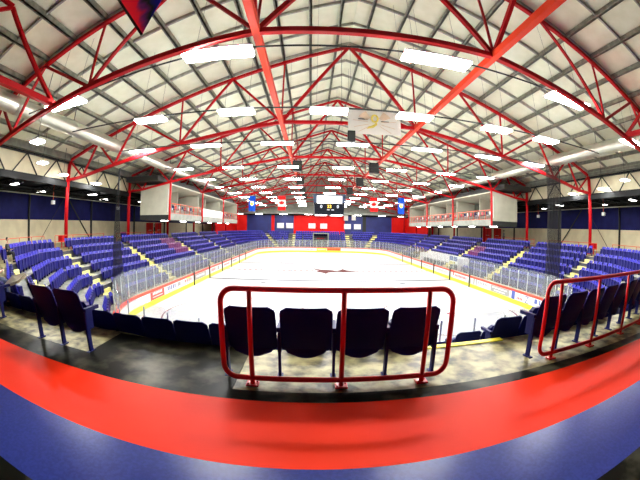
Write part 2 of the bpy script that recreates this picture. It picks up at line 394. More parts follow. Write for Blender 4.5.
for s in (-1, 1):
    side = 'left' if s < 0 else 'right'
    o = MB().bar((s*4.12, -8.9, 7.82), (s*4.12, 77.5, 7.82), .25, .25).build('longitudinal_beam', REDBEAM)
    tag(o, f'long red beam in a lit orange tone running down the rink on the {side} of the ridge', 'roof beam', 'lit-red lengthwise roof beams')
    t = thing('roof_truss', (s*4.12, 0, 7.8), f'lengthwise red truss at the near end above the {side} roof beam', 'roof truss')
    for a, b in (((8.81, 7.9), (1.8, 12.0)), ((1.8, 12.0), (-4.6, 7.9)), ((1.8, 12.0), (1.8, 7.9))):
        MB().bar((s*4.12, a[0], a[1]), (s*4.12, b[0], b[1]), .15).build('brace', RED, t)
    MB().bar((s*4.12, 8.81, 12.06), (s*4.12, -8.9, 12.06), .18).build('top_chord', RED, t)
    t = thing('roof_truss', (s*12.7, 0, 6.4), f'lengthwise red truss at the near end beside the {side} duct', 'roof truss')
    MB().bar((s*12.7, 8.81, 6.42), (s*12.7, -8.9, 6.42), .24).build('bottom_chord', RED, t)
    MB().bar((s*12.7, 4.6, zc(12.7)), (s*12.7, -8.9, zc(12.7)), .14).build('top_chord', RED, t)
    for a, b in (((8.81, 6.45), (4.6, 9.1)), ((4.6, 9.1), (.4, 6.45)), ((.4, 6.45), (-3.8, 9.1)), ((-3.8, 9.1), (-8, 6.45))):
        MB().bar((s*12.7, a[0], a[1]), (s*12.7, b[0], b[1]), .15).build('brace', RED, t)
    # black eaves girder between the columns
    for k in range(-1, 7):
        y0 = 8.81+9.785*k; y1 = y0+9.785
        t = thing('eaves_girder', (s*20.57, y0, 4.7), f'black lattice eaves girder on the {side}, {ORD[k+1]} bay from the near end', 'girder', 'black eaves girders between the columns')
        MB().bar((s*20.57, y0+.15, 6.3), (s*20.57, y1-.15, 6.3), .14, .16).build('top_chord', BLACKST, t)
        MB().box(min(s*20.3, s*20.5), max(s*20.3, s*20.5), y0+.2, y1-.2, 6.4, 6.85).build('eaves_channel', EAVE, t)
        MB().bar((s*20.57, y0+.15, 4.72), (s*20.57, y1-.15, 4.66), .16, .36).build('bottom_chord', BLACKST, t)
        n = 3; L = (y1-y0)/n
        for i in range(n):
            a = y0+i*L
            MB().bar((s*20.57, a+.2, 4.75), (s*20.57, a+L/2, 6.27), .08).build('brace', BLACKST, t)
            MB().bar((s*20.57, a+L/2, 6.27), (s*20.57, a+L-.2, 4.75), .08).build('brace', BLACKST, t)
    # spiral duct
    t = thing('ventilation_duct', (s*15.8, 0, 7.05), f'big round galvanised air duct running down the {side} side', 'duct')
    MB().tube([(s*15.8, y, 7.05) for y in range(-8, 79, 2)], .43, 24).build('pipe', GALV, t, smooth=True)
    m1 = []
    for i in range(18):
        y = -6+i*4.89; MB().tube([(s*15.8, y-.05, 7.05), (s*15.8, y+.05, 7.05)], .455, 24).build('joint_band', GALV, t, smooth=True)
        MB().bar((s*15.8, y, 7.5), (s*15.8, y, zc(15.8)+.3), .03).build('hanger', BLACKST, t)

# ------------------------------------------------------------------ ceiling lights
rows = [('row nearest overhead', 9.3, [(-12.4, 6.5, 2.2), (-5.5, 7.32, 2.5), (1.95, 7.36, 2.5), (8.45, 7.2, 2.5), (14.1, 6.42, 1.9)]),
        ('second row', 13.0, [(x, 6.45, 1.6) for x in (-9.8, -5.55, -1.57, 2.2, 6.56, 10.0)]),
        ('third row', 18.35, [(x, 6.4, 1.9) for x in (-13.3, -8.7, -4.3, .1, 4.7, 9.2, 13.4)])]
for i, y in enumerate((25.9, 32.5, 39.1, 45.7, 52.3, 58.9, 65.5, 72.0)):
    rows.append((ORD[i+3]+' row', y, [(x, 6.42, 1.7) for x in (-13.3, -8.8, -4.2, .3, 4.75, 9.3, 13.5)]))
for nm, y, L in rows:
    for i, (x, z, ln) in enumerate(L):
        t = thing('ceiling_light', (x, y, z), f'white fluorescent ceiling light, {ORD[i]} from the left in the {nm} of lights', 'ceiling light', 'hanging fluorescent lights over the rink')
        hw = .38 if y < 10 else (.34 if y < 14 else .22)
        MB().box(x-ln/2, x+ln/2, y-hw, y+hw, z+.03, z+.09).build('housing', WHITE, t)
        MB().box(x-ln/2+.03, x+ln/2-.03, y-hw+.02, y+hw-.02, z-.03, z+.03).build('diffuser', LAMPM, t)
        for q_ in (-1, 1): MB().bar((x+q_*ln/3, y, z+.09), (x+q_*ln/3, y, zc(x)+.3), .008).build('hanging_wire', BLACKST, t)
    pts = [(-15.2, y, min(L[0][1], 6.5)+.16)]+[(x, y, z+.16) for x, z, _ in L]+[(15.2, y, min(L[-1][1], 6.5)+.16)]
    tag(MB().tube(pts, .035, 6).build('conduit', DARKGREY), f'black conduit carrying the {nm} of ceiling lights', 'conduit', 'conduits carrying the light rows')
side_l = [(-14.6, 9.8, 5.3), (-18.3, 13.5, 5.3), (-19.7, 17.1, 5.12), (-19.9, 21.7, 5.0), (14.6+.8, 8.2, 5.3), (18.35, 12.85, 5.3), (19.9, 16.5, 5.15), (20.1, 20.5, 5.05)]
for i, (x, y, z) in enumerate(side_l):
    sd = 'left' if x < 0 else 'right'
    t = thing('ceiling_light', (x, y, z), f'small square white light above the {sd} stand, {ORD[i % 4]} from the near end', 'ceiling light', 'square lights above the side stands')
    MB().box(x-.32, x+.32, y-.3, y+.3, z+.02, z+.1).build('housing', WHITE, t)
    MB().box(x-.30, x+.30, y-.28, y+.28, z-.03, z+.02).build('diffuser', LAMPM, t)
    MB().bar((x, y, z+.1), (x, y, zc(x)+.3), .02).build('hanging_wire', BLACKST, t)
for s in (-1, 1):
    sd = 'left' if s < 0 else 'right'
    for i in range(14):
        y = 3.2+i*4.89+(1.2 if s > 0 else .6); x = s*(21.7 if i % 2 == 0 else 24.0)
        t = thing('ceiling_light', (x, y, 4.3), f'low white strip light under the {sd} concourse roof, {ORD[i]} from the near end', 'ceiling light', 'strip lights under the concourse roofs')
        MB().box(x-.55, x+.55, y-.14, y+.14, 4.34, 4.42).build('housing', WHITE, t)
        MB().box(x-.52, x+.52, y-.12, y+.12, 4.29, 4.34).build('diffuser', LAMPLO, t)
for i, x in enumerate((-20, -15, -9, -3, 3, 9, 15, 20)):
    t = thing('ceiling_light', (x, 78.2, 4.7), f'strip light in front of the far end wall, {ORD[i]} from the left', 'ceiling light', 'strip lights along the far wall')
    MB().box(x-.9, x+.9, 78.0, 78.4, 4.74, 4.82).build('housing', WHITE, t)
    MB().box(x-.88, x+.88, 78.02, 78.38, 4.69, 4.74).build('diffuser', LAMPLO, t)
tag(MB().box(-21, 21, 77.2, 78.9, 4.82, 5.25).build('ceiling_bulkhead', GREYW), 'grey bulkhead in front of the far wall', None, None, 'structure')
for s, x, y in ((-1, -22, 18.28), (-1, -22, 28.37), (1, 22, 18.0), (1, 22, 28.0)):
    t = thing('pendant_speaker', (x, y, 3.25), f'small white box pendant over the {"left" if s < 0 else "right"} concourse, {"nearer" if y < 20 else "farther"} of two', 'pendant', 'white pendants over the side concourses')
    MB().box(x-.14, x+.14, y-.14, y+.14, 3.22, 3.52).build('box', WHITE, t, bevel=.03)
    MB().bar((x, y, 3.5), (x, y, 4.85), .03).build('drop_rod', ORANGE, t)

# ------------------------------------------------------------------ ice and rink boards
mb = MB(); a = ring(8.5, SM); mb.add([(x, y, ICEZ) for x, y in a], [tuple(range(len(a)))])
ice = struct(mb, 'floor_ice', ICE, 'white ice of the hockey rink')
REDLINE = mat('faded_red_ice_paint', (.16, .015, .03), .6, spec=.1); BLUELINE = mat('dark_blue_ice_paint', (.03, .035, .07), .6, spec=.1)
PALE = mat('pale_blue_ice_paint', (.20, .26, .32), .6, spec=.1)
def paint(mb, nm, m): mb.build(nm, m, ice)
m1 = MB(); x = -12.7
while x < 12.6: m1.box(x, x+.35, 39.1, 39.65, ICEZ, ICEZ+.006); x += .7
paint(m1, 'centre_line', REDLINE)
for y in (31.6, 46.9): paint(MB().box(-12.75, 12.75, y, y+.5, ICEZ, ICEZ+.006), 'blue_line', BLUELINE)
for y in (12.4, 66.2): paint(MB().box(-12.1, 12.1, y, y+.14, ICEZ, ICEZ+.006), 'goal_line', REDLINE)
def circle(cx, cy, r, wd, nm, m, n=48):
    m1 = MB()
    for i in range(n):
        a0, a1 = 2*PI*i/n, 2*PI*(i+1)/n
        m1.add([(cx+q*math.cos(t), cy+q*math.sin(t), ICEZ+.006) for q, t in ((r, a0), (r+wd, a0), (r+wd, a1), (r, a1))], [(0, 1, 2, 3)])
    paint(m1, nm, m)
circle(0, 39.4, 4.5, .14, 'centre_circle', PALE)
for cx, cy in ((-6.7, 18.5), (6.7, 18.5), (-6.7, 60.3), (6.7, 60.3)): circle(cx, cy, 4.5, .10, 'faceoff_circle', REDLINE); circle(cx, cy, 0, .3, 'faceoff_spot', REDLINE, 16)
for cx, cy in ((-6.7, 30), (6.7, 30), (-6.7, 48.8), (6.7, 48.8)): circle(cx, cy, 0, .35, 'faceoff_spot', BLUELINE, 16)
# centre-ice emblem: a long-snouted animal head and a sweeping tail
LOGO = mat('brown_red_ice_paint', (.10, .02, .018), .7, var=.5, scale=3, spec=.1)
lg = [(-2.6, 3.6), (-1.9, 2.2), (-1.0, 1.5), (.2, 1.3), (1.2, .9), (2.1, .2), (2.9, .9), (3.7, 2.4), (4.3, 1.0), (5.4, .2), (6.8, -.2), (5.6, -.8), (4.4, -1.1), (3.3, -1.6), (2.3, -.9), (1.3, -1.4), (.3, -1.9), (-.2, -3.2), (-.9, -2.0), (-2.0, -1.2), (-1.3, .2), (-2.2, 1.4)]
m1 = MB(); m1.add([(x*.60-.35, 39.4+y_*.8, ICEZ+.009) for x, y_ in lg], [tuple(range(len(lg)))]); paint(m1, 'centre_emblem', LOGO)

def arcpts(n=None):
    """points every metre or so round the rink edge with outward normals"""
    out = []
    P = ring(8.5, SM); N = len(P)
    for i in range(N):
        a_, b_ = Vector(P[i]), Vector(P[(i+1) % N]); L = (b_-a_).length
        out.append((a_, b_, L))
    return out
segs = arcpts(); TOT = sum(l for _, _, l in segs)
def at(s):
    s %= TOT
    for a_, b_, L in segs:
        if s <= L:
            d = (b_-a_)/L; return a_+d*s, Vector((d.y, -d.x))
        s -= L
    return segs[0][0], Vector((-1, 0))
boards = thing('rink_boards', (0, 39.4, ICEZ), 'white dasher boards with glass around the whole ice rink', 'rink boards')
m1 = MB(); ringstrip(m1, 8.5, 8.5, ICEZ, -2.72, SM); ringstrip(m1, 8.7, 8.7, ICEZ, -2.72, SM); m1.build('board_wall', BOARD, boards)
m1 = MB(); ringstrip(m1, 8.46, 8.76, -2.68, -2.68, SM); ringstrip(m1, 8.46, 8.46, -2.84, -2.68, SM); ringstrip(m1, 8.76, 8.76, -2.84, -2.68, SM); m1.build('cap_rail', REDSTR, boards)
m1 = MB(); ringstrip(m1, 8.47, 8.47, ICEZ, ICEZ+.34, SM); ringstrip(m1, 8.47, 8.5, ICEZ+.34, ICEZ+.34, SM); m1.build('kick_plate', KICK, boards)
m1 = MB(); ringstrip(m1, 8.60, 8.60, -2.68, -2.60, SM); m1.build('glass_sill', TRIMG, boards)
# glass: panes 1.2 m wide, the hundred nearest as parts
NP = int(TOT/1.21); panes = []
for i in range(NP):
    s0 = TOT*i/NP; s1 = TOT*(i+1)/NP; p, n = at(s0); q, _ = at(s1); panes.append(((p+q)/2-Vector(EYE[:2])).length and (((p+q)/2-Vector((EYE.x, EYE.y))).length, p+n*.1, q+n*.1))
panes.sort(key=lambda t: t[0])
rest = MB(); restp = MB()
for i, (_, p, q) in enumerate(panes):
    d = (q-p).normalized(); n = Vector((d.y, -d.x))
    gm = rest if i >= 95 else MB(); pm = restp if i >= 95 else MB()
    top = -1.05
    a_, b_ = p+d*.02, q-d*.02
    gm.prism([(a_.x, a_.y, -2.68), (b_.x, b_.y, -2.68), (b_.x, b_.y, top-.1), ((b_-d*.08).x, (b_-d*.08).y, top), ((a_+d*.08).x, (a_+d*.08).y, top), (a_.x, a_.y, top-.1)], (n.x*.015, n.y*.015, 0))
    pm.box(p.x-.02, p.x+.02, p.y-.02, p.y+.02, -2.68, top-.15)
    if i < 95:
        g = gm.build('glass_pane', GLASS, boards); pm.build('stanchion', ALU, g)
o = rest.build('glass_pane', GLASS, boards); o['kind'] = 'stuff'
o = restp.build('stanchion', ALU, boards); o['kind'] = 'stuff'
# dark door posts in the boards
for s in (-1, 1):
    for y in (27.4, 32.1, 37.0, 41.6, 46.3, 51.0):
        MB().box(s*12.7-.05, s*12.7+.05, y-.06, y+.06, ICEZ, -2.5).build('gate_post', DARKGREY, boards)
# advertising panels on the boards
AD = {'red': mat('red_advert', (.75, .05, .04), .4), 'white': mat('white_advert', (.85, .85, .86), .4), 'grey': mat('grey_advert', (.30, .31, .30), .4),
      'blue': mat('blue_advert', (.05, .09, .35), .4), 'orange': mat('orange_advert', (.9, .16, .02), .4), 'lime': mat('lime_advert', (.60, .75, .03), .4), 'ink': mat('navy_advert_print', (.06, .07, .22), .4)}
def advert(s, y0, y1, base, marks):
    x = s*12.765; a, b = sorted((x, x-s*.012))
    o = MB().box(a, b, y0, y1, ICEZ+.36, -2.86).build('advert_panel', AD[base], boards)
    L = y1-y0
    for (u0, u1, v0, v1, c) in marks:
        x2 = x-s*.018; a2, b2 = sorted((x-s*.012, x2)); H = .70
        yy = sorted((y0+(u0 if s < 0 else 1-u1)*L, y0+(u1 if s < 0 else 1-u0)*L)) if s > 0 else (y0+u0*L, y0+u1*L)
        MB().box(a2, b2, yy[0], yy[1], ICEZ+.30+v0*H, ICEZ+.30+v1*H).build('advert_print', AD[c], o)
word = lambda u0, u1, v0, v1, n, c: [(u0+(u1-u0)*i/n, u0+(u1-u0)*(i+.62)/n, v0, v1, c) for i in range(n)]
advert(-1, 18.9, 21.1, 'red', word(.15, .85, .55, .8, 7, 'white')+[(.15, .85, .3, .36, 'white')])
advert(-1, 21.4, 24.6, 'white', word(.08, .6, .35, .8, 5, 'ink')+[(.7, .9, .35, .8, 'grey'), (.1, .6, .15, .22, 'ink')])
advert(-1, 24.9, 27.2, 'white', word(.1, .9, .4, .75, 4, 'red')+[(.3, .7, .78, .9, 'lime')])
advert(-1, 27.6, 31.0, 'grey', word(.15, .85, .4, .65, 8, 'white'))
advert(-1, 32.4, 36.5, 'white', word(.1, .5, .3, .75, 5, 'red')+[(.65, .85, .2, .8, 'grey')])
advert(-1, 37.6, 41.0, 'white', word(.1, .9, .35, .65, 9, 'red'))
advert(-1, 42.2, 46.0, 'white', word(.1, .7, .35, .7, 6, 'blue'))
advert(1, 15.3, 17.4, 'white', word(.1, .9, .35, .8, 3, 'blue')+[(.7, .9, .35, .8, 'red')])
advert(1, 17.6, 20.2, 'white', [(.02, .2, .05, .95, 'blue')]+word(.3, .62, .2, .45, 4, 'red'))
advert(1, 20.5, 23.4, 'grey', word(.1, .9, .55, .7, 10, 'white')+word(.2, .8, .25, .38, 10, 'white'))
advert(1, 23.7, 26.8, 'white', [(.04, .14, .1, .9, 'grey'), (.2, .28, .1, .9, 'grey')]+word(.35, .95, .4, .75, 6, 'grey'))
advert(1, 27.6, 31.6, 'white', [(.05, .12, .4, .9, 'red')]+word(.2, .9, .35, .7, 9, 'red'))
advert(1, 32.6, 36.6, 'white', word(.1, .9, .3, .75, 10, 'grey'))
advert(1, 37.6, 41.2, 'white', word(.1, .9, .4, .7, 9, 'grey'))
def textmesh(c):
    tmp = bpy.data.objects.new('tmp', c); me_ = bpy.data.meshes.new_from_object(tmp); bpy.data.objects.remove(tmp)
    if not me_.materials: me_.materials.append(c.materials[0])
    return me_
fc = bpy.data.curves.new('letter_z', 'FONT'); fc.body = 'Z'; fc.size = .75; fc.extrude = .006; fc.materials.append(AD['ink'])
zo = bpy.data.objects.new('advert_letter', textmesh(fc)); COL.objects.link(zo); zo.parent = boards
zo.matrix_parent_inverse = Matrix.Identity(4)
zo.location = Vector((12.745, 18.35, -3.4))-wloc(boards); zo.rotation_euler = (PI/2, 0, -PI/2)
def advfar(x0, x1, base, marks=()):
    y = 69.86; o = MB().box(x0, x1, y-.014, y, ICEZ+.36, -2.86).build('advert_panel', AD[base], boards)
    for u0, u1, v0, v1, c in marks:
        L = x1-x0; MB().box(x0+u0*L, x0+u1*L, y-.022, y-.014, ICEZ+.28+v0*.7, ICEZ+.28+v1*.7).build('advert_print', AD[c], o)
advfar(1.2, 4.2, 'orange', word(.1, .9, .3, .7, 7, 'red')); advfar(-1.0, 1.1, 'lime', [(.1, .9, .4, .6, 'white')])
advfar(-4.2, -1.4, 'white', word(.2, .9, .35, .6, 7, 'ink'))

# ------------------------------------------------------------------ benches beyond the right-hand boards
t = thing('players_bench', (14.2, 37, -2.76), 'white walled team bench enclosure behind the right boards with a blue plaque', 'bench')
MB().box(14.3, 14.4, 31.0, 43.5, -2.76, -1.35).build('back_wall', WHITE, t)
MB().box(13.1, 14.3, 30.95, 31.05, -2.76, -1.35).build('end_wall', WHITE, t)
MB().box(13.1, 14.3, 43.45, 43.55, -2.76, -1.6).build('end_wall', WHITE, t)
MB().box(14.28, 14.30, 33.6, 35.8, -1.95, -1.45).build('plaque', AD['blue'], t)
MB().box(13.75, 14.15, 31.5, 43.0, -2.4, -2.34).build('seat', WHITE, t)
for y in (31.8, 35.5, 39.2, 42.8): MB().box(13.85, 14.05, y-.05, y+.05, -2.76, -2.4).build('leg', DARKGREY, t)

# ------------------------------------------------------------------ seats
def shell(wd, z0, z1, yfun, th, nu=8, nv=8, top=.06, bot=.0, cup=.02):
    """a dished plastic panel with rounded corners; local x across, z up, y = forward"""
    m1 = MB(); g = []
    for layer in (0, 1):
        for j in range(nv+1):
            v = j/nv; z = z0+(z1-z0)*v; hw = wd/2
            if top and z > z1-top: q = (z-(z1-top))/top; hw -= top*(1-math.sqrt(max(0, 1-q*q)))*.9
            if bot and z < z0+bot: q = ((z0+bot)-z)/bot; hw -= bot*(1-math.sqrt(max(0, 1-q*q)))*1.1
            for i in range(nu+1):
                u = -1+2*i/nu
                g.append((u*hw, yfun(v)-cup*(1-u*u)*(1 if layer == 0 else 1)+(th if layer else 0), z))
    n = (nu+1)*(nv+1); fs = []
    for j in range(nv):
        for i in range(nu):
            a_ = j*(nu+1)+i; fs.append((a_, a_+1, a_+nu+2, a_+nu+1)); fs.append((n+a_, n+a_+nu+1, n+a_+nu+2, n+a_+1))
    for j in range(nv):
        for i in (0, nu):
            a_ = j*(nu+1)+i; fs.append((a_, a_+nu+1, n+a_+nu+1, n+a_))
    for i in range(nu):
        for j in (0, nv):
            a_ = j*(nu+1)+i; fs.append((a_, n+a_, n+a_+1, a_+1))
    return m1.add(g, fs)
def seatmeshes():
    hi = {}
    b = shell(.50, .27, .775, lambda v: .075-.205*v, .022, 12, 14, .075, .03, .025)
    hi['backrest'] = b.mesh('seat_backrest', SEAT, smooth=False)
    p = shell(.455, .215, .60, lambda v: .095-.02*v-.055*(1-v)**3, .07, 12, 10, .05, .13, .03)
    hi['seat_pan'] = p.mesh('seat_pan', PAN)
    s = MB().box(-.013, .013, -.03, .04, .015, .50); s.box(-.018, .018, -.01, .12, .28, .50); s.box(-.028, .028, -.08, .07, 0, .016)
    hi['leg'] = s.mesh('seat_leg', SEATLEG)
    hi['armrest'] = MB().box(-.024, .024, -.02, .27, .50, .545).mesh('seat_armrest', SEATLEG)
    lo = {}
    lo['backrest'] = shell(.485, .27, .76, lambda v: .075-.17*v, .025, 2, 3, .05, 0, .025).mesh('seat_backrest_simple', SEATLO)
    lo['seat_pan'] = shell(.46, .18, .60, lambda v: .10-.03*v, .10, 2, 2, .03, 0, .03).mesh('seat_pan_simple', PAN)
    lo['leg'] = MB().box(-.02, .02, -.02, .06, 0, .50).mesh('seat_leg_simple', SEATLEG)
    return hi, lo
HI, LO = seatmeshes()
NSEAT = [0]
def place_seat(x, y, z, rz, det, label, group, endleg=False, matl=None):
    o = thing('arena_seat', (x, y, z), label, 'seat', group, rz)
    D = HI if det else LO
    for nm in ('backrest', 'seat_pan'):
        c = bpy.data.objects.new(nm, D[nm]); COL.objects.link(c); c.parent = o
        if matl: c.material_slots and None
        if det and nm == 'backrest':
            bv = c.modifiers.new('bevel', 'BEVEL'); bv.width = .008; bv.segments = 2; bv.limit_method = 'ANGLE'; bv.angle_limit = 1.0
    for sx in ((-.26, .26) if endleg else (-.26,)):
        c = bpy.data.objects.new('leg', D['leg']); COL.objects.link(c); c.parent = o; c.location = (sx, 0, 0)
        if det:
            c = bpy.data.objects.new('armrest', D['armrest']); COL.objects.link(c); c.parent = o; c.location = (sx, 0, 0)
    NSEAT[0] += 1
    return o
# --- near seats measured one by one (top row, and rows below at the end stand)
def near_row(xs, y, z, where, last, yfun=None, rzf=None):
    for i, x in enumerate(xs):
        yy = yfun(x) if yfun else y
        rz = rzf(x) if rzf else 0
        place_seat(x, yy, z, rz, True, f'shaded blue flip-up seat, {ORD[i]} from left {where}', 'dark seats nearest the camera', endleg=(i == len(xs)-1))
near_row([-2.79, -2.255, -1.72, -1.19], 2.99, 0, 'behind the centre red guard rail', True)
near_row([-5.66, -5.14], 2.97, 0, 'in the pair left of the black floor bay', True)
near_row([-8.2, -7.68], 3.2, 0, 'in the pair at the far left edge', True)
ry = lambda x: 3.0+.045*(x-.42)+.022*(x-.42)**2
rr_ = lambda x: math.atan(.045+.044*(x-.42))
near_row([.69+.535*i for i in range(8)], 3, 0, 'behind the right red guard rail', True, ry, rr_)
near_row([-8.3+.505*i for i in range(11)], 3.86, -RISE, 'in the row just below the black floor bay', True)
near_row([.62+.515*i for i in range(6)], 3.88, -RISE, 'in the second row right of the aisle', True)
near_row([.42+.515*i for i in range(6)], 4.74, -2*RISE, 'in the third row right of the aisle', True)
near_row([.22+.515*i for i in range(4)], 5.6, -3*RISE, 'in the fourth row right of the aisle', True)
# --- the rest of the bowl
allseats = []
for j in range(7):
    r = 14.4-TREAD*j; P = [Vector(p) for p in ring(r)]; N = len(P); run = 0; idx = 0; prevskip = True
    start = 2
    carry = 0
    for i in range(N):
        a_, b_ = P[(i+start) % N], P[(i+start+1) % N]; d = (b_-a_); L = d.length; d.normalize()
        free = []; t_ = 0.0; a0 = None
        while t_ <= L+1e-6:
            ok = not inaisle(a_+d*t_, .02, j)
            if ok and a0 is None: a0 = t_
            if (not ok or t_+.03 > L) and a0 is not None: free.append((a0, t_)); a0 = None
            t_ += .03
        spots = []
        for f0, f1 in free:
            n = int((f1-f0)/.505)
            if n: spots += [f0+(f1-f0)/n*(k+.5) for k in range(n)] if (f1-f0)/n < .6 else [f0+.27+.54*k for k in range(n)]
        for q_ in spots:
            p = a_+d*q_
            if j == 0 and (p-Vector((-15.64, 8.86))).length < .33: continue
            if p.x > 0 and j >= 5 and 30.4 < p.y < 50: continue
            if p.y < 10 and j == 0 and -9.3 < p.x < 5.6: continue
            if p.y < 10 and j in (1, 2, 3) and (.35-.2*j < p.x < 4.2): continue
            if p.y < 10 and j == 1 and -9.0 < p.x < -2.7: continue
            if j == 6 and p.y < 9.6 and abs(p.x) < 4.4 and False: continue
            n2 = Vector((-d.y, d.x))         # facing inward
            rz = math.atan2(n2.y, n2.x)-PI/2
            idx += 1
            allseats.append((p, j, rz, run, idx))
def inview(p, z):
    d = Vector((p.x, p.y, z))-EYE; x, y, q = d.dot(R2), d.dot(U2), d.dot(F); th = math.atan2(math.hypot(x, y), q)
    rr = 2*324*math.sin(th/2); n = math.hypot(x, y); u, v = 320+rr*x/n, 240-rr*y/n
    return -8 < u < 648 and 0 < v < 480, u, v
cand = []
for it in allseats:
    p, j, rz, run, idx = it
    iv, u, v = inview(p, -RISE*j+.5)
    hidden = p.y < 9.3 and p.x > -9 or (p.y < 12 and j >= 3 and abs(p.x) < 9) or v > 300
    cand.append((((p-Vector((EYE.x, EYE.y))).length if iv and not hidden else 1e6), it))
cand.sort(key=lambda t: t[0])
NI = 296-NSEAT[0]
def secname(p, u):
    s = 'left' if p.x < 0 else 'right'
    A = AIS_L if p.x < 0 else AIS_R
    if p.y > 62: return 'far end stand'
    k = sum(1 for a_ in A if p.y > a_)
    if k == 0: return f'{s} near corner block' if (abs(p.x)-CX) > abs(p.y-CY0) else f'{s} end block'
    return f'{s} side, {ORD[k-1]} block'
cnt = {}
chosen = cand[:NI]; byrow = {}
for dd, it in chosen: byrow.setdefault((secname(it[0], 0), it[1]), []).append(it)
for (sn, j), L in sorted(byrow.items()):
    L.sort(key=lambda it: inview(it[0], -RISE*it[1])[1])
    for i, (p, j_, rz, run, idx) in enumerate(L):
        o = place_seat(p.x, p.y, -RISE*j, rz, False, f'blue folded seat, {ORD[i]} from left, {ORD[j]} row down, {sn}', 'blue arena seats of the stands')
stuff = MB(); mar = MB(); tv = []
def lo_template():
    t = MB()
    for k_ in ('backrest', 'seat_pan', 'leg'):
        me_ = LO[k_]; t.add([v.co + (Vector((-.26, 0, 0)) if k_ == 'leg' else Vector((0, 0, 0))) for v in me_.vertices], [tuple(q.vertices) for q in me_.polygons], 0 if k_ == 'backrest' else 1)
    return t
T_ = lo_template()
for dd, (p, j, rz, run, idx) in cand[NI:]:
    c, s = math.cos(rz), math.sin(rz)
    tgt = mar if (p.x < 0 and 30.8 < p.y < 34.2 and 1 <= j <= 3) else stuff
    if p.x > 0: tgt = mar if (31.5 < p.y < 34.2 and 2 <= j <= 3) else stuff
    tgt.add([(p.x+v[0]*c-v[1]*s, p.y+v[0]*s+v[1]*c, -RISE*j+v[2]) for v in T_.v], T_.f); tgt.m[-len(T_.f):] = T_.m
def quickmesh(mb_, name, m_):
    me_ = bpy.data.meshes.new(name); me_.from_pydata(mb_.v, [], mb_.f); me_.materials.append(m_); me_.materials.append(PAN)
    if m_ is SEATLO: me_.polygons.foreach_set('material_index', mb_.m)
    me_.update()
    o = bpy.data.objects.new(name, me_); COL.objects.link(o); return o
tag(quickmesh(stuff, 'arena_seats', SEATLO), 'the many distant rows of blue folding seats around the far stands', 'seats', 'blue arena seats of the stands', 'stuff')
tag(quickmesh(mar, 'arena_seats_purple', MAROON), 'patches of purple-red seats by the aisles of the side stands', 'seats', None, 'stuff')

# ------------------------------------------------------------------ guard rails
def roundrect(x0, x1, z0, z1, r, yf, n=6):
    P = []
    for cx, cz, a0 in ((x1-r, z1-r, 0), (x0+r, z1-r, 90), (x0+r, z0+r, 180), (x1-r, z0+r, 270)):
        for k in range(n+1):
            t = math.radians(a0+90*k/n); X = cx+r*math.cos(t); P.append((X, yf(X), cz+r*math.sin(t)))
    # add points along the long edges so the rail can bend
    out = []
    for i in range(len(P)):
        out.append(P[i]); q = P[(i+1) % len(P)]; L = abs(q[0]-P[i][0])
        m_ = int(L/.4)
        for k in range(1, m_): f_ = k/m_; X = P[i][0]+(q[0]-P[i][0])*f_; out.append((X, yf(X), P[i][2]+(q[2]-P[i][2])*f_))
    return out
def guard(x0, x1, posts, yf, label):
    t = thing('guard_rail', (posts[0], yf(posts[0]), 0), label, 'guard rail')
    MB().tube(roundrect(x0, x1, .085, .96, .13, yf), .027, 12, closed=True).build('frame', RAILRED, t, smooth=True)
    for p in posts:
        o = MB().tube([(p, yf(p), .012), (p, yf(p), .955)], .024, 12).build('post', RAILRED, t, smooth=True)
        MB().box(p-.06, p+.06, yf(p)-.05, yf(p)+.05, .01, .025).tube([(p-.04, yf(p)-.03, .02), (p-.04, yf(p)-.03, .04)], .01, 6).tube([(p+.04, yf(p)+.03, .02), (p+.04, yf(p)+.03, .04)], .01, 6).build('foot_plate', RAILRED, o)
guard(-3.03, -.87, [-2.76, -1.92, -1.12], lambda x: 2.77, 'red tubular guard rail in the centre in front of four shaded blue seats')
gy = lambda x: 2.78+.01*(x-.6)+.018*(x-.6)**2
guard(.42, 5.2, [.67, 1.55, 2.55, 3.45, 4.3, 5.05], gy, 'red tubular guard rail at the right running out of the picture')
# orange rails along the heads of the stands
def toprail(pts, label, st=1.9):
    t = thing('stand_rail', (pts[0][0], pts[0][1], 0), label, 'guard rail', 'orange-red rails behind the top rows')
    for z in (.92, .5): MB().tube([(x, y, z) for x, y in pts], .022, 6).build('rail', ORANGE, t)
    for a_, b_ in zip(pts, pts[1:]):
        a2, b2 = Vector(a_), Vector(b_); L = (b2-a2).length; n = max(1, int(L/st))
        for k in range(n+1):
            p = a2+(b2-a2)*k/n; MB().tube([(p.x, p.y, 0), (p.x, p.y, .92)], .022, 6).build('post', ORANGE, t)
def crn(s, r, a0, a1, n=5): return [(s*(CX+r*math.cos(math.radians(a0+(a1-a0)*k/n))), CY0-r*math.sin(math.radians(a0+(a1-a0)*k/n))) for k in range(n+1)]
for s in (-1, 1):
    sd = 'left' if s < 0 else 'right'; A = AIS_L if s < 0 else AIS_R
    toprail(crn(s, 15.3, 9, 38), f'orange-red rail behind the top row of the {sd} near corner block')
    toprail([(s*19.55, A[0]+.9), (s*19.55, A[1]-1.2)], f'orange-red rail behind the top row of the first {sd} side block')
    toprail([(s*19.55, A[1]+.9), (s*19.55, A[2]-1)], f'orange-red rail behind the top row of the second {sd} side block')
    # red box at the column, dark bin
    y = TY[1]
    tag(MB().box(s*20.5-.25, s*20.5+.2, y-.8, y-.4, .4, .9).box(s*20.5-.06, s*20.5+.02, y-.64, y-.56, 0, .4).build('hose_cabinet', RED, None, bevel=.02, origin=(s*20.5, y-.5, 0)), f'red fire hose cabinet beside the nearest visible column on the {sd}', 'cabinet')
t = thing('waste_bin', (-20.0, 26.6, 0), 'dark blue waste bin at the top of the left stand', 'bin')
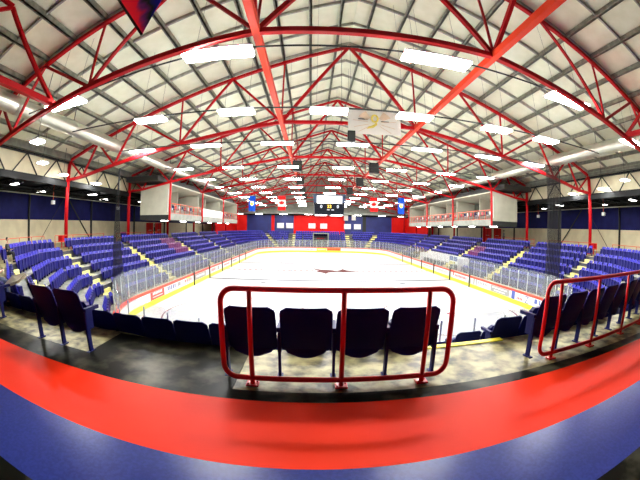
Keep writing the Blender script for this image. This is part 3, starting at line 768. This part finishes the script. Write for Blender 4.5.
MB().tube([(-20.0, 26.6, 0), (-20.0, 26.6, .85)], .32, 16, rs=[.27, .34]).build('body', SEATLEG, t, smooth=True)
MB().tube([(-20.0, 26.6, .85), (-20.0, 26.6, .93), (-20, 26.6, 1.0)], .36, 16, rs=[.36, .34, .2]).build('lid', SEATLEG, t, smooth=True)
# doors under the suites
dn = 1
for s in (-1, 1):
    for y in (42.9, 45.8):
        o = struct(MB().box(min(s*25.9, s*26.0), max(s*25.9, s*26.0), y-1.05, y+1.05, 0, 2.05), f'door_{dn}', REDW, 'red double door in the side wall'); dn += 1
        MB().box(min(s*25.86, s*25.9), max(s*25.86, s*25.9), y-.02, y+.02, .05, 2.0).build('door_gap', BLACKST, o)
        MB().box(min(s*25.82, s*25.9), max(s*25.82, s*25.9), y-.5, y+.5, .95, 1.0).build('push_bar', ALU, o)

# ------------------------------------------------------------------ press boxes (suites) over the side stands
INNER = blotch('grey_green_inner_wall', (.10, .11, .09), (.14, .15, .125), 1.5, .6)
VOIDSHADE = mat('unlit_void_black', (.02, .018, .016), .7)  # black that stands for the shade above the suites
def chairlike(x, y, z, rz, lab, grp, m_):
    t = thing('bar_stool', (x, y, z), lab, 'stool', grp, rz)
    MB().box(-.2, .2, -.2, .2, .62, .67).build('seat', m_, t, origin=(0, 0, 0)).location = (0, 0, 0)
    MB().box(-.2, .2, -.22, -.18, .72, 1.05).build('backrest', m_, t, origin=(0, 0, 0))
    for a_, b_ in ((-.17, -.17), (.17, -.17), (-.17, .17), (.17, .17)): MB().bar((a_, b_, 0), (a_*.8, b_*.8, .63), .03).build('leg', ALU, t, origin=(0, 0, 0))
REDST = mat('red_vinyl', (.6, .02, .04), .4); WHST = mat('white_vinyl', (.8, .8, .82), .4)
for s in (-1, 1):
    sd = 'left' if s < 0 else 'right'
    xf, xb, y0, y1 = 15.8, 19.1, 28.4, 57.8
    t = thing('press_box', (s*xf, y0, 2.1), f'cream open-fronted viewing box hung over the {sd} stand', 'viewing box')
    B = lambda xa, xb_, ya, yb, za, zb: MB().box(min(s*xa, s*xb_), max(s*xa, s*xb_), ya, yb, za, zb)
    B(xf, xb, y0, y1, 2.12, 2.2).build('underside', DARKGREY, t)
    B(xf, xb, y0, y1, 2.2, 2.62).build('floor_slab', DARKGREY, t)
    B(xf-.06, xf, y0-.02, y1, 2.14, 2.78).build('fascia', GREYW, t)
    B(xf, xb, y0-.02, y0+.1, 2.62, 5.45).build('end_wall', SUITEW, t)
    B(xf+.05, xf+.10, y0-.05, y0-.02, 2.9, 5.1).build('drain_pipe', WHITE, t)
    B(xf, xb, y1-.1, y1, 2.62, 5.45).build('end_wall', SUITEW, t)
    B(xb-.1, xb, y0, y1, 2.62, 5.45).build('back_wall', INNER, t)
    for k in range(6):
        yy = y0+1.5+k*5.2; B(17.2, 17.4, yy, yy+1.3, 2.06, 2.12).build('underside_light', LAMPLO, t)
    # roof: fascia wedge, pale soffit sloping up to the front
    MB().prism([(s*(xf-.05), y0, 5.5), (s*xb, y0, 5.05), (s*xb, y0, 5.5), (s*(xf-.05), y0, 5.62)], (0, y1-y0, 0)).build('roof', SUITEW, t)
    B(16.4, 20.1, 26.9, y1, 5.75, 6.25).build('roof_shade_box', VOIDSHADE, t)  # black box added to stand for the unlit band over the suite roof
    for k in range(1, 6):
        y = y0+k*(y1-y0)/6
        if k in (2, 4): B(xf+.5, xb, y-.06, y+.06, 2.62, 5.3).build('partition', SUITEW, t)
        B(xf+1.2, xb, y-.05, y+.05, 2.62, 5.3).build('partition', SUITEW, t) if k in (1, 3, 5) else None
    for k, y in enumerate((28.45, 38.16, 47.95, 57.7)):
        MB().bar((s*(xf-.1), y, 2.1), (s*(xf-.1), y, 5.72), .16).build('post', RED, t)
    # railings: six half-bays
    for b_i in range(3):
        ya = y0+.15+b_i*(y1-y0)/3; yb = y0-.15+(b_i+1)*(y1-y0)/3
        if s < 0 and b_i == 1:
            B(xf-.02, xf+.03, ya, yb, 2.72, 3.75).build('front_panel', WHITE, t); continue
        rl = MB().bar((s*xf, ya, 3.75), (s*xf, yb, 3.75), .06).build('railing', ORANGE, t)
        MB().bar((s*xf, ya, 2.82), (s*xf, yb, 2.82), .04).build('bottom_bar', ORANGE, rl)
        n = 7
        for k in range(n+1):
            y = ya+(yb-ya)*k/n; MB().bar((s*xf, y, 2.78), (s*xf, y, 3.75), .05).build('baluster', ORANGE, rl)
    for b_i in range(3):
        ym = y0+(b_i+.5)*(y1-y0)/3
        B(xb-.16, xb-.1, ym-.5, ym+.5, 2.62, 4.65).build('inner_door', RED, t)
        B(xb-.16, xb-.1, ym-3.4, ym-1.6, 3.5, 4.7).build('window', DARKGREY, t)
        for i in range(10):
            y = ym-4.1+i*.9+random.uniform(-.1, .1)
            chairlike(s*(xf+.55), y, 2.62, -s*PI/2*-1, f'{("red", "white", "navy")[i % 3]} stool in the {sd} viewing box, {ORD[i]} in its {ORD[b_i]} bay', 'stools in the viewing boxes', (REDST, WHST, SEATLEG)[i % 3])
        for i in range(2):
            y = ym-2.4+i*3.4; x = s*(xf+1.5)
            q = thing('bar_table', (x, y, 2.62), f'round white table in the {sd} viewing box, {ORD[b_i]} bay, {"nearer" if i == 0 else "farther"} one', 'table', 'tables in the viewing boxes')
            MB().tube([(x, y, 3.62), (x, y, 3.66)], .4, 16).build('table_top', WHST, q); MB().tube([(x, y, 2.64), (x, y, 3.62)], .04, 8).build('leg', ALU, q); MB().tube([(x, y, 2.62), (x, y, 2.65)], .25, 12).build('base', ALU, q)

# ------------------------------------------------------------------ scoreboard
SBK = mat('black_scoreboard_case', (.008, .010, .016), .4, spec=.12); SBF = mat('dark_blue_scoreboard_trim', (.02, .05, .12), .4)
t = thing('scoreboard', (-.2, 39.4, 3.1), 'black four-sided scoreboard hanging over centre ice with white screen and amber digits', 'scoreboard')
MB().prism([(-2.05, 38.0, 5.4), (1.75, 38.0, 5.4), (1.55, 38.2, 3.1), (-1.85, 38.2, 3.1)], (0, 2.6, 0)).build('case', SBK, t)
MB().box(-1.62, 1.32, 37.93, 38.0, 4.42, 5.3).build('screen', SCREEN, t)
MB().box(-2.05, -1.68, 37.95, 38.0, 4.5, 5.4).build('side_trim', SBF, t); MB().box(1.38, 1.75, 37.95, 38.0, 4.5, 5.4).build('side_trim', SBF, t)
LED = glow('white_digit_light', (.85, .9, .95), 1.2)
def txt(body, x, y, z, size, m_, par, nm):
    c = bpy.data.curves.new(nm, 'FONT'); c.body = body; c.size = size; c.extrude = .01; c.align_x = 'CENTER'; c.materials.append(m_)
    c.offset = size*.02
    o = bpy.data.objects.new(nm, textmesh(c)); COL.objects.link(o); o.parent = par; o.location = Vector((x, y, z))-wloc(par); o.rotation_euler = (PI/2, 0, 0); return o
txt('33', -.15, 38.04, 3.88, .52, DIGIT, t, 'clock_digits'); txt('0', -1.1, 38.04, 3.88, .5, LED, t, 'home_score'); txt('0', .85, 38.04, 3.88, .5, LED, t, 'visitor_score')
for x in (-.42, .1): MB().box(x, x+.3, 38.06, 38.1, 3.62, 3.70).build('period_light', LED, t)
for x in (-1.8, .1): MB().box(x, x+1.4, 38.1, 40.5, 3.02, 3.1).build('underside_light', SCREEN, t)
for x in (-1.7, 1.4):
    for y in (38.5, 40.3): MB().bar((x, y, 5.4), (x, 38.16, 7.8), .03).build('cable', BLACKST, t)
MB().box(-2.1, 1.8, 38.3, 40.3, 5.4, 5.52).build('top_frame', SBF, t)

# ------------------------------------------------------------------ hanging speakers under the beams
for k, (y, z) in enumerate(((28.9, 7.05), (37.7, 7.0), (47.7, 7.05), (58.0, 7.1))):
    for s in (-1, 1):
        x = s*3.5-.1; t = thing('loudspeaker', (x, y, z), f'black loudspeaker hung below the {"left" if s < 0 else "right"} roof beam, {ORD[k]} from the camera', 'speaker', 'black loudspeakers under the roof beams')
        pr = [(x-.42, y-.35, z-.45), (x+.42, y-.35, z-.45), (x+.42, y-.2, z+.5), (x-.42, y-.2, z+.5)]
        MB().prism(pr, (0, .7, 0)).build('cabinet', BLACKST, t, bevel=.02)
        MB().box(x-.36, x+.36, y-.37, y-.34, z-.38, z+.38).build('grille', DARKGREY, t)
        MB().bar((x, y, z+.45), (s*4.1, y, 7.72), .04).build('bracket', BLACKST, t)
t = thing('loudspeaker', (-.06, 17.6, 6.4), 'small black loudspeaker hanging at the lower left of the white banner', 'speaker')
MB().box(-.27, .15, 17.5, 17.8, 6.4, 7.04).build('cabinet', BLACKST, t, bevel=.02); MB().box(-.23, .11, 17.48, 17.5, 6.46, 6.98).build('grille', DARKGREY, t)
MB().bar((-.06, 17.75, 7.0), (-.06, 17.75, 13.9), .012).build('cable', BLACKST, t)

# ------------------------------------------------------------------ flags and banners
def cloth(name, col):
    m = mat(name, col, .8, spec=.1); nt = m.node_tree; b = nt.nodes['Principled BSDF']
    tr = nt.nodes.new('ShaderNodeBsdfTranslucent'); tr.inputs[0].default_value = (*col, 1); mx = nt.nodes.new('ShaderNodeMixShader'); mx.inputs[0].default_value = .5
    nt.links.new(b.outputs[0], mx.inputs[1]); nt.links.new(tr.outputs[0], mx.inputs[2]); nt.links.new(mx.outputs[0], nt.nodes['Material Output'].inputs[0]); return m
FR = cloth('flag_red', (.80, .03, .03)); FW = cloth('flag_white', (.88, .87, .82)); FB = cloth('flag_blue', (.02, .12, .62))
GOLD = mat('emblem_gold', (.75, .62, .10), .6); TAN = mat('emblem_tan', (.72, .56, .40), .6, var=.2)
leaf = [(0, 1.0), (.18, .66), (.40, .76), (.33, .28), (.58, .52), (.66, .40), (.98, .44), (.86, .14), (1.0, .04), (.52, -.32), (.58, -.52), (.05, -.44), (.05, -.95)]
leaf = leaf+[(-x, z) for x, z in reversed(leaf[1:])]
def wavy(x0, x1, z0, z1, y, m_, nm, par, n=14, amp=.05, th=.015):
    m1 = MB(); vs = []; 
    for L in (0, 1):
        for i in range(n+1):
            f_ = i/n; yy = y+amp*math.sin(f_*5+z0*.0)
            for z in (z0, z1): vs.append((x0+(x1-x0)*f_, yy+L*th, z))
    fs = []; o = 2*(n+1)
    for i in range(n):
        a_ = 2*i; fs += [(a_, a_+2, a_+3, a_+1), (o+a_, o+a_+1, o+a_+3, o+a_+2), (a_, o+a_, o+a_+2, a_+2), (a_+1, a_+3, o+a_+3, o+a_+1)]
    fs += [(0, 1, o+1, o), (2*n, o+2*n, o+2*n+1, 2*n+1)]
    m1.add(vs, fs); return m1.build(nm, m_, par)
def flagCA(x, y, z0, z1, w_, label):
    t = thing('flag', (x, y, z0), label, 'flag', 'red and white maple leaf flags')
    h = z1-z0
    wavy(x-w_/2, x+w_/2, z1-h*.27, z1, y, FR, 'red_band', t); wavy(x-w_/2, x+w_/2, z0+h*.27, z1-h*.27, y, FW, 'white_field', t); wavy(x-w_/2, x+w_/2, z0, z0+h*.27, y, FR, 'red_band', t)
    q = w_*.34; MB().prism([(x+a_*q, y-.09, (z0+z1)/2+b_*q) for a_, b_ in leaf], (0, .02, 0)).build('maple_leaf', FR, t)
    MB().tube([(x-w_/2-.1, y, z1+.03), (x+w_/2+.1, y, z1+.03)], .02, 6).build('pole', ALU, t)
    for d in (-.5, .5): MB().bar((x+w_*d, y, z1), (x+w_*d, y, zc(x)-.1), .012).build('wire', BLACKST, t)
def flagAB(x, y, z0, z1, w_, label):
    t = thing('flag', (x, y, z0), label, 'flag', 'blue flags with a pale shield')
    wavy(x-w_/2, x+w_/2, z0, z1, y, FB, 'field', t); zc_ = (z0+z1)/2; q = w_*.3
    MB().prism([(x+a_*q, y-.09, zc_+b_*q) for a_, b_ in ((-1, 1.2), (1, 1.2), (1, -.3), (.6, -.9), (0, -1.3), (-.6, -.9), (-1, -.3))], (0, .02, 0)).build('shield', FW, t)
    MB().prism([(x+a_*q, y-.11, zc_+b_*q) for a_, b_ in ((-.8, .2), (-.2, .5), (.3, .1), (.8, .4), (.8, -.3), (0, -1), (-.8, -.3))], (0, .02, 0)).build('shield_field', GOLD, t)
    MB().tube([(x-w_/2-.1, y, z1+.03), (x+w_/2+.1, y, z1+.03)], .02, 6).build('pole', ALU, t)
    for d in (-.5, .5): MB().bar((x+w_*d, y, z1), (x+w_*d, y, zc(x)-.1), .012).build('wire', BLACKST, t)
flagCA(-6.7, 48, 4.05, 6.2, 1.15, 'hanging red and white maple leaf flag left of the scoreboard')
flagCA(7.12, 48, 4.1, 6.25, 1.15, 'hanging red and white maple leaf flag right of the scoreboard')
flagAB(-11.2, 48, 3.9, 6.2, 1.05, 'hanging blue flag with shield, far left beside the maple leaf flag')
flagAB(11.4, 48, 3.85, 6.4, 1.05, 'hanging blue flag with shield, far right beside the maple leaf flag')
# white emblem banner
t = thing('banner', (1.31, 17.6, 6.9), 'white banner with gold and tan winged emblem hanging from the roof', 'banner')
wavy(.24, 4.08, 8.25, 10.18, 22.0, FW, 'cloth', t, amp=.09, n=20)
def fan(a0, a1, r0, r1, n=10): return [(2.15+r1*math.cos(math.radians(a0+(a1-a0)*k/n)), 9.0+.8*r1*math.sin(math.radians(a0+(a1-a0)*k/n))) for k in range(n+1)]+[(2.15+r0*math.cos(math.radians(a1+(a0-a1)*k/n)), 9.0+.8*r0*math.sin(math.radians(a1+(a0-a1)*k/n))) for k in range(n+1)]
for a0, a1 in ((30, 62), (118, 150)): MB().prism([(a_, 21.86, b_) for a_, b_ in fan(a0, a1, .65, 1.35)], (0, .02, 0)).build('emblem_wing', TAN, t)
for a_ in (8, 172, 200, 222, 318, 340):
    c_, s_ = math.cos(math.radians(a_)), math.sin(math.radians(a_)); MB().bar((2.15+.5*c_, 21.87, 9.1+.4*s_), (2.15+1.6*c_, 21.87, 9.1+1.1*s_), .02, .03).build('emblem_ray', TAN, t)
MB().tube([(2.15+.22*math.cos(2*PI*k/20), 21.85, 9.42+.27*math.sin(2*PI*k/20)) for k in range(20)], .07, 8, closed=True).build('emblem_ring', GOLD, t)
MB().tube([(1.55, 21.85, 8.62), (1.75, 21.85, 8.72), (2.0, 21.85, 8.8), (2.25, 21.85, 8.98), (2.2, 21.85, 9.2)], .1, 8, rs=[.02, .07, .1, .09, .05]).build('emblem_tail', GOLD, t)
MB().box(.95, 1.65, 21.86, 21.88, 9.31, 9.38).build('emblem_script', DARKGREY, t); MB().box(2.6, 3.2, 21.86, 21.88, 9.2, 9.27).build('emblem_script', DARKGREY, t)
MB().tube([(.1, 22, 10.2), (4.2, 22, 10.2)], .025, 8).build('pole', DARKGREY, t)
for x in (.3, 1.5, 1.7, 2.7, 4.0): MB().bar((x, 22, 10.2), (x, 22, zc(x)+.2), .012).build('wire', BLACKST, t)
# (the banner's children were laid out at full size around (2.15, 22, 8.25); hang it at its real place and size)
for o in t.children: o.location = (0, 0, 0)
for o in t.children:
    for v in o.data.vertices:
        p_ = v.co+Vector((1.31, 17.6, 6.9)); v.co = (( p_.x+2.216)*.8-2.216-1.31, (p_.y-22)*.8, 1.5+(p_.z-1.5)*.8-6.9)
# pennant in the top left
PEN = bpy.data.materials.new('pennant_print'); PEN.use_nodes = True; nt = PEN.node_tree; b = nt.nodes['Principled BSDF']; b.inputs['Roughness'].default_value = .6
tc = nt.nodes.new('ShaderNodeTexCoord'); sx_ = nt.nodes.new('ShaderNodeSeparateXYZ'); nz = nt.nodes.new('ShaderNodeTexNoise'); nz.inputs['Scale'].default_value = 1.3
ad = nt.nodes.new('ShaderNodeMath'); ad.operation = 'MULTIPLY_ADD'; ad.inputs[1].default_value = .35; cr = nt.nodes.new('ShaderNodeValToRGB')
e = cr.color_ramp.elements; e[0].position = .0; e[0].color = (.95, .03, .07, 1); e[1].position = .62; e[1].color = (.02, .02, .45, 1)
x1 = e.new(.38); x1.color = (.95, .04, .12, 1); x2 = e.new(.46); x2.color = (.25, .05, .30, 1); x3 = e.new(.53); x3.color = (.03, .04, .05, 1)
mr = nt.nodes.new('ShaderNodeMapRange'); mr.inputs[1].default_value = -1.2; mr.inputs[2].default_value = 1.7
nt.links.new(tc.outputs['Object'], sx_.inputs[0]); zz = nt.nodes.new('ShaderNodeMath'); zz.operation = 'MULTIPLY_ADD'; zz.inputs[1].default_value = .35
nt.links.new(sx_.outputs[2], zz.inputs[0]); nt.links.new(sx_.outputs[0], zz.inputs[2]); nt.links.new(zz.outputs[0], mr.inputs[0]); nt.links.new(tc.outputs['Object'], nz.inputs['Vector'])
nt.links.new(nz.outputs['Fac'], ad.inputs[0]); nt.links.new(mr.outputs[0], ad.inputs[2]); sb = nt.nodes.new('ShaderNodeMath'); sb.operation = 'SUBTRACT'; sb.inputs[1].default_value = .17
nt.links.new(ad.outputs[0], sb.inputs[0]); nt.links.new(sb.outputs[0], cr.inputs[0]); nt.links.new(cr.outputs[0], b.inputs['Base Color'])
tr = nt.nodes.new('ShaderNodeBsdfTranslucent'); mx = nt.nodes.new('ShaderNodeMixShader'); mx.inputs[0].default_value = .5
nt.links.new(cr.outputs[0], tr.inputs[0]); nt.links.new(b.outputs[0], mx.inputs[1]); nt.links.new(tr.outputs[0], mx.inputs[2]); nt.links.new(mx.outputs[0], nt.nodes['Material Output'].inputs[0])
t = thing('pennant', (-7.6, 7.5, 7.5), 'pointed red and blue pennant hanging at the top left', 'pennant')
MB().prism([(-7.6, 7.5, 7.5), (-7.15, 7.5, 9.4), (-6.8, 7.5, 10.5), (-9.7, 7.5, 10.1), (-9.35, 7.5, 9.75)], (0, .02, 0)).build('cloth', PEN, t)
MB().bar((-7.6, 7.49, 7.46), (-9.65, 7.49, 10.1), .03, .09).build('edge', BLACKST, t)

# ------------------------------------------------------------------ gathered safety nets at the rink corners
def net(x, y, z0, z1, w0, w1, label, pleats=9):
    t = thing('safety_net', (x, y, z0), label, 'net', 'black safety nets drawn aside')
    NZ = 24; NX = pleats*4
    me_ = bpy.data.meshes.new('netting'); vs = []; fs = []; uvs = []
    for j in range(NZ+1):
        f_ = j/NZ; z = z0+(z1-z0)*f_; wd = w0+(w1-w0)*(f_**.8)
        for i in range(NX+1):
            u = i/NX; ph = u*pleats*2*PI
            vs.append((wd*(u-.5), .10*math.sin(ph)*(wd+.1), z-z0)); uvs.append((u*3.2, z))
    for j in range(NZ):
        for i in range(NX): a_ = j*(NX+1)+i; fs.append((a_, a_+1, a_+NX+2, a_+NX+1))
    me_.from_pydata(vs, [], fs); ul = me_.uv_layers.new(name='uv')
    for lp in me_.loops: ul.data[lp.index].uv = uvs[lp.vertex_index]
    me_.materials.append(NET); o = bpy.data.objects.new('netting', me_); COL.objects.link(o); o.parent = t
    t.rotation_euler[2] = .61 if x < 0 else -.77
    return t
t = net(-13.3, 15.85, -2.55, 3.7, .95, .14, 'black safety net gathered to a rope at the left rink corner')
MB().tube([(0, 0, 5.9), (0, 0, 7.4)], .06, 8).build('rope', BLACKST, t, origin=(0, 0, 0))
t = net(13.35, 16.2, -2.3, 6.0, 1.1, .95, 'wide black safety net drawn aside at the right rink corner')
MB().tube([(.5, 0, 0), (.5, 0, 8.2)], .03, 8).build('edge_rope', BLACKST, t, origin=(0, 0, 0))

# ------------------------------------------------------------------ far end details
m1 = MB(); m1.box(-1.75, 1.55, 72.2, 76.0, -2.7, .55)
o = struct(MB().box(-1.85, -1.7, 70.6, 76, -2.76, .35).box(1.5, 1.65, 70.6, 76, -2.76, .35).box(-1.85, 1.65, 75.9, 76.1, -2.76, .35).box(-1.85, 1.65, 72.4, 76, .2, .35), 'wall_tunnel', GREYW, 'grey walled player tunnel in the far stand')
struct(MB().box(-.95, .75, 73.4, 73.5, -2.76, -.75), f'door_{dn}', RED, 'red door at the back of the tunnel')
for i, x in enumerate((-9.9, -7.6, -2.1, .8, 6.7, 9.2)):
    tag(MB().box(x-.85, x+.85, 79.9, 79.97, 1.35, 2.6).build('notice_board', WHITE, None, origin=(x, 79.9, 1.3)), f'pale panel on the far end wall, {ORD[i]} from the left', 'notice board', 'pale panels on the far wall')
for i, (x, z) in enumerate(((6.1, 3.4), (8.0, 3.5))):
    t = thing('small_banner', (x, 78.1, z), f'small white banner high at the far end, {"left" if i == 0 else "right"} one of two', 'banner', 'small white banners at the far end')
    MB().box(x-.5, x+.5, 78.1, 78.14, z, z+1.3).build('cloth', FW, t)
    for q_ in (-.4, .4): MB().bar((x+q_, 78.12, z+1.3), (x+q_, 78.12, 4.85), .015).build('wire', BLACKST, t)

# ------------------------------------------------------------------ people
def skin_obj(name, verts, edges, radii, m_, par, sub=1):
    me_ = bpy.data.meshes.new(name); me_.from_pydata(verts, edges, []); o = bpy.data.objects.new(name, me_); COL.objects.link(o)
    mo = o.modifiers.new('skin', 'SKIN'); mo.use_smooth_shade = True
    for i, r_ in enumerate(radii):
        rr = r_ if isinstance(r_, tuple) else (r_, r_); me_.skin_vertices[0].data[i].radius = rr
    me_.skin_vertices[0].data[0].use_root = True
    sb_ = o.modifiers.new('sub', 'SUBSURF'); sb_.levels = sub; sb_.render_levels = sub
    me_.materials.append(m_); o.parent = par; return o
def person(loc, rz, pose, top, bottom, label, hand=None):
    """facing local +y; origin between the feet (standing) or on the floor below the seat (sitting)"""
    t = thing('person', loc, label, 'person', None, rz)
    if pose == 'stand':
        hip, ch, nk = Vector((0, 0, .93)), Vector((0, .0, 1.30)), Vector((0, 0, 1.48))
        legs = [[(s*.10, 0, .90), (s*.11, .02, .50), (s*.12, 0, .09), (s*.13, .13, .04)] for s in (-1, 1)]
        arms = [[(s*.19, 0, 1.40), (s*.25, -.02, 1.12), (s*.24, .1, .88), (s*.23, .14, .80)] for s in (-1, 1)]
    else:
        hip, ch, nk = Vector((0, .16, .50)), Vector((0, .12, .86)), Vector((0, .12, 1.04))
        legs = [[(s*.10, .2, .50), (s*.13, .58, .52), (s*.13, .60, .10), (s*.13, .74, .05)] for s in (-1, 1)]
        arms = [[(s*.19, .12, .96), (s*.24, .2, .72), (s*.16, .42, .68), (s*.12, .50, .70)] for s in (-1, 1)]
    V = [tuple(hip), tuple((hip+ch)/2), tuple(ch), tuple(nk), tuple(nk+Vector((0, .01, .07)))]; E = [(0, 1), (1, 2), (2, 3), (3, 4)]; Rr = [(.13, .10), (.125, .095), (.15, .105), (.055, .055), (.052, .052)]
    for L in legs:
        b0 = len(V); V += L; E += [(0, b0), (b0, b0+1), (b0+1, b0+2), (b0+2, b0+3)]; Rr += [.085, .06, .042, .035]
    for A in arms:
        b0 = len(V); V += A; E += [(2, b0), (b0, b0+1), (b0+1, b0+2), (b0+2, b0+3)]; Rr += [.055, .045, .032, .026]
        # five fingers on each hand
        h = Vector(A[3]); dr = (h-Vector(A[2])).normalized(); sd = dr.cross(Vector((0, 0, 1))).normalized()
        for fi in range(4):
            c0 = len(V); o_ = sd*(fi-1.5)*.019; ln = (.062, .07, .066, .05)[fi]
            V += [tuple(h+dr*.05+o_), tuple(h+dr*(.05+ln*.55)+o_), tuple(h+dr*(.05+ln)+o_-Vector((0, 0, .015)))]; E += [(b0+3, c0), (c0, c0+1), (c0+1, c0+2)]; Rr += [.010, .009, .008]
        c0 = len(V); V += [tuple(h+sd*.035+dr*.01), tuple(h+sd*.05+dr*.045)]; E += [(b0+3, c0), (c0, c0+1)]; Rr += [.011, .009]
    skin_obj('body', V, E, Rr, SKIN, t)
    hc = nk+Vector((0, .02, .20)); m1 = MB(); m1.ball(hc, .076, .095, .115, 16)
    m1.ball(hc+Vector((0, .095, -.015)), .014, .018, .026, 8); m1.ball(hc+Vector((-.078, 0, -.01)), .012, .02, .03, 8); m1.ball(hc+Vector((.078, 0, -.01)), .012, .02, .03, 8)
    m1.mesh  # head carried by the neck
    hd = m1.build('head', SKIN, t, smooth=True, origin=(0, 0, 0))
    [MB().ball(hc+Vector((q_, .088, .012)), .010, .006, .006, 8).build('eye', HAIR, hd, origin=(0, 0, 0)) for q_ in (-.028, .028)]
    MB().ball(hc+Vector((0, .087, -.055)), .022, .008, .006, 8).build('mouth', CLOTHR, hd, origin=(0, 0, 0))
    MB().ball(hc+Vector((0, -.022, .03)), .086, .098, .108, 14).build('hair', HAIR, t, smooth=True, origin=(0, 0, 0))
    TV = [tuple(hip+Vector((0, 0, .02))), tuple((hip+ch)/2), tuple(ch), tuple(nk-Vector((0, 0, .05)))]; TE = [(0, 1), (1, 2), (2, 3)]; TR = [(.155, .125), (.15, .12), (.175, .13), (.08, .08)]
    for A in arms:
        b0 = len(TV); TV += A[:3]; TE += [(2, b0), (b0, b0+1), (b0+1, b0+2)]; TR += [.078, .066, .05]
    skin_obj('jacket', TV, TE, TR, top, t)
    LV = [tuple(hip)]; LE = []; LR = [(.145, .12)]
    for L in legs:
        b0 = len(LV); LV += L[:3]; LE += [(0, b0), (b0, b0+1), (b0+1, b0+2)]; LR += [.10, .078, .058]
    skin_obj('trousers', LV, LE, LR, bottom, t)
    for s in (-1, 1):
        f_ = legs[0 if s < 0 else 1]; MB().box(f_[2][0]-.045, f_[2][0]+.045, f_[2][1]-.06, f_[3][1]+.08, 0, .085).build('shoe', CLOTHD, t, bevel=.02, origin=(0, 0, 0))
    return t
person((-8.2, 3.2, 0), 0, 'sit', CLOTHR, JEANS, 'seated person in a dark red jacket at the far left edge holding papers')
t = thing('programme', (-7.4, 3.6, .5), 'cream folded paper sheets held at the far left edge', 'paper')
m1 = MB()
for k in range(3): m1.prism([(-7.85+.05*k, 3.52, .40+.03*k), (-7.15+.04*k, 3.46, .56+.03*k), (-7.0, 3.66, .68+.03*k), (-7.62, 3.70, .58+.03*k)], (0, 0, .008))
m1.build('sheets', PAPER, t)
pc = ring(14.4-.0)
cdir = Vector((-math.cos(math.radians(37)), -math.sin(math.radians(37))))
pp = Vector((-CX, CY0))+cdir*14.2
spect = person((pp.x, pp.y, 0), math.atan2(-cdir.y, -cdir.x)-PI/2, 'sit', CLOTHD, CLOTHD, 'dark haired spectator in black sitting high in the left corner')
spect.scale = (.8, .8, .8)
person((-22.5, 38.0, 0), -1.2, 'stand', CLOTHD, CLOTHD, 'person in black standing on the left concourse under the viewing box')
person((22.5, 36.0, 0), 1.2, 'stand', mat('grey_cloth', (.3, .3, .3), .8), CLOTHD, 'person in grey top standing on the right concourse under the viewing box')
for i, (y, m_) in enumerate(((44.4, CLOTHD), (45.6, CLOTHD), (46.9, mat('white_jersey', (.6, .6, .62), .7)), (48.1, CLOTHD))):
    person((13.9, y, -2.76), PI/2, 'stand', m_, CLOTHD, f'person in {"black" if m_ is CLOTHD else "white"} at the right rink bench, {ORD[i]} from the near end')
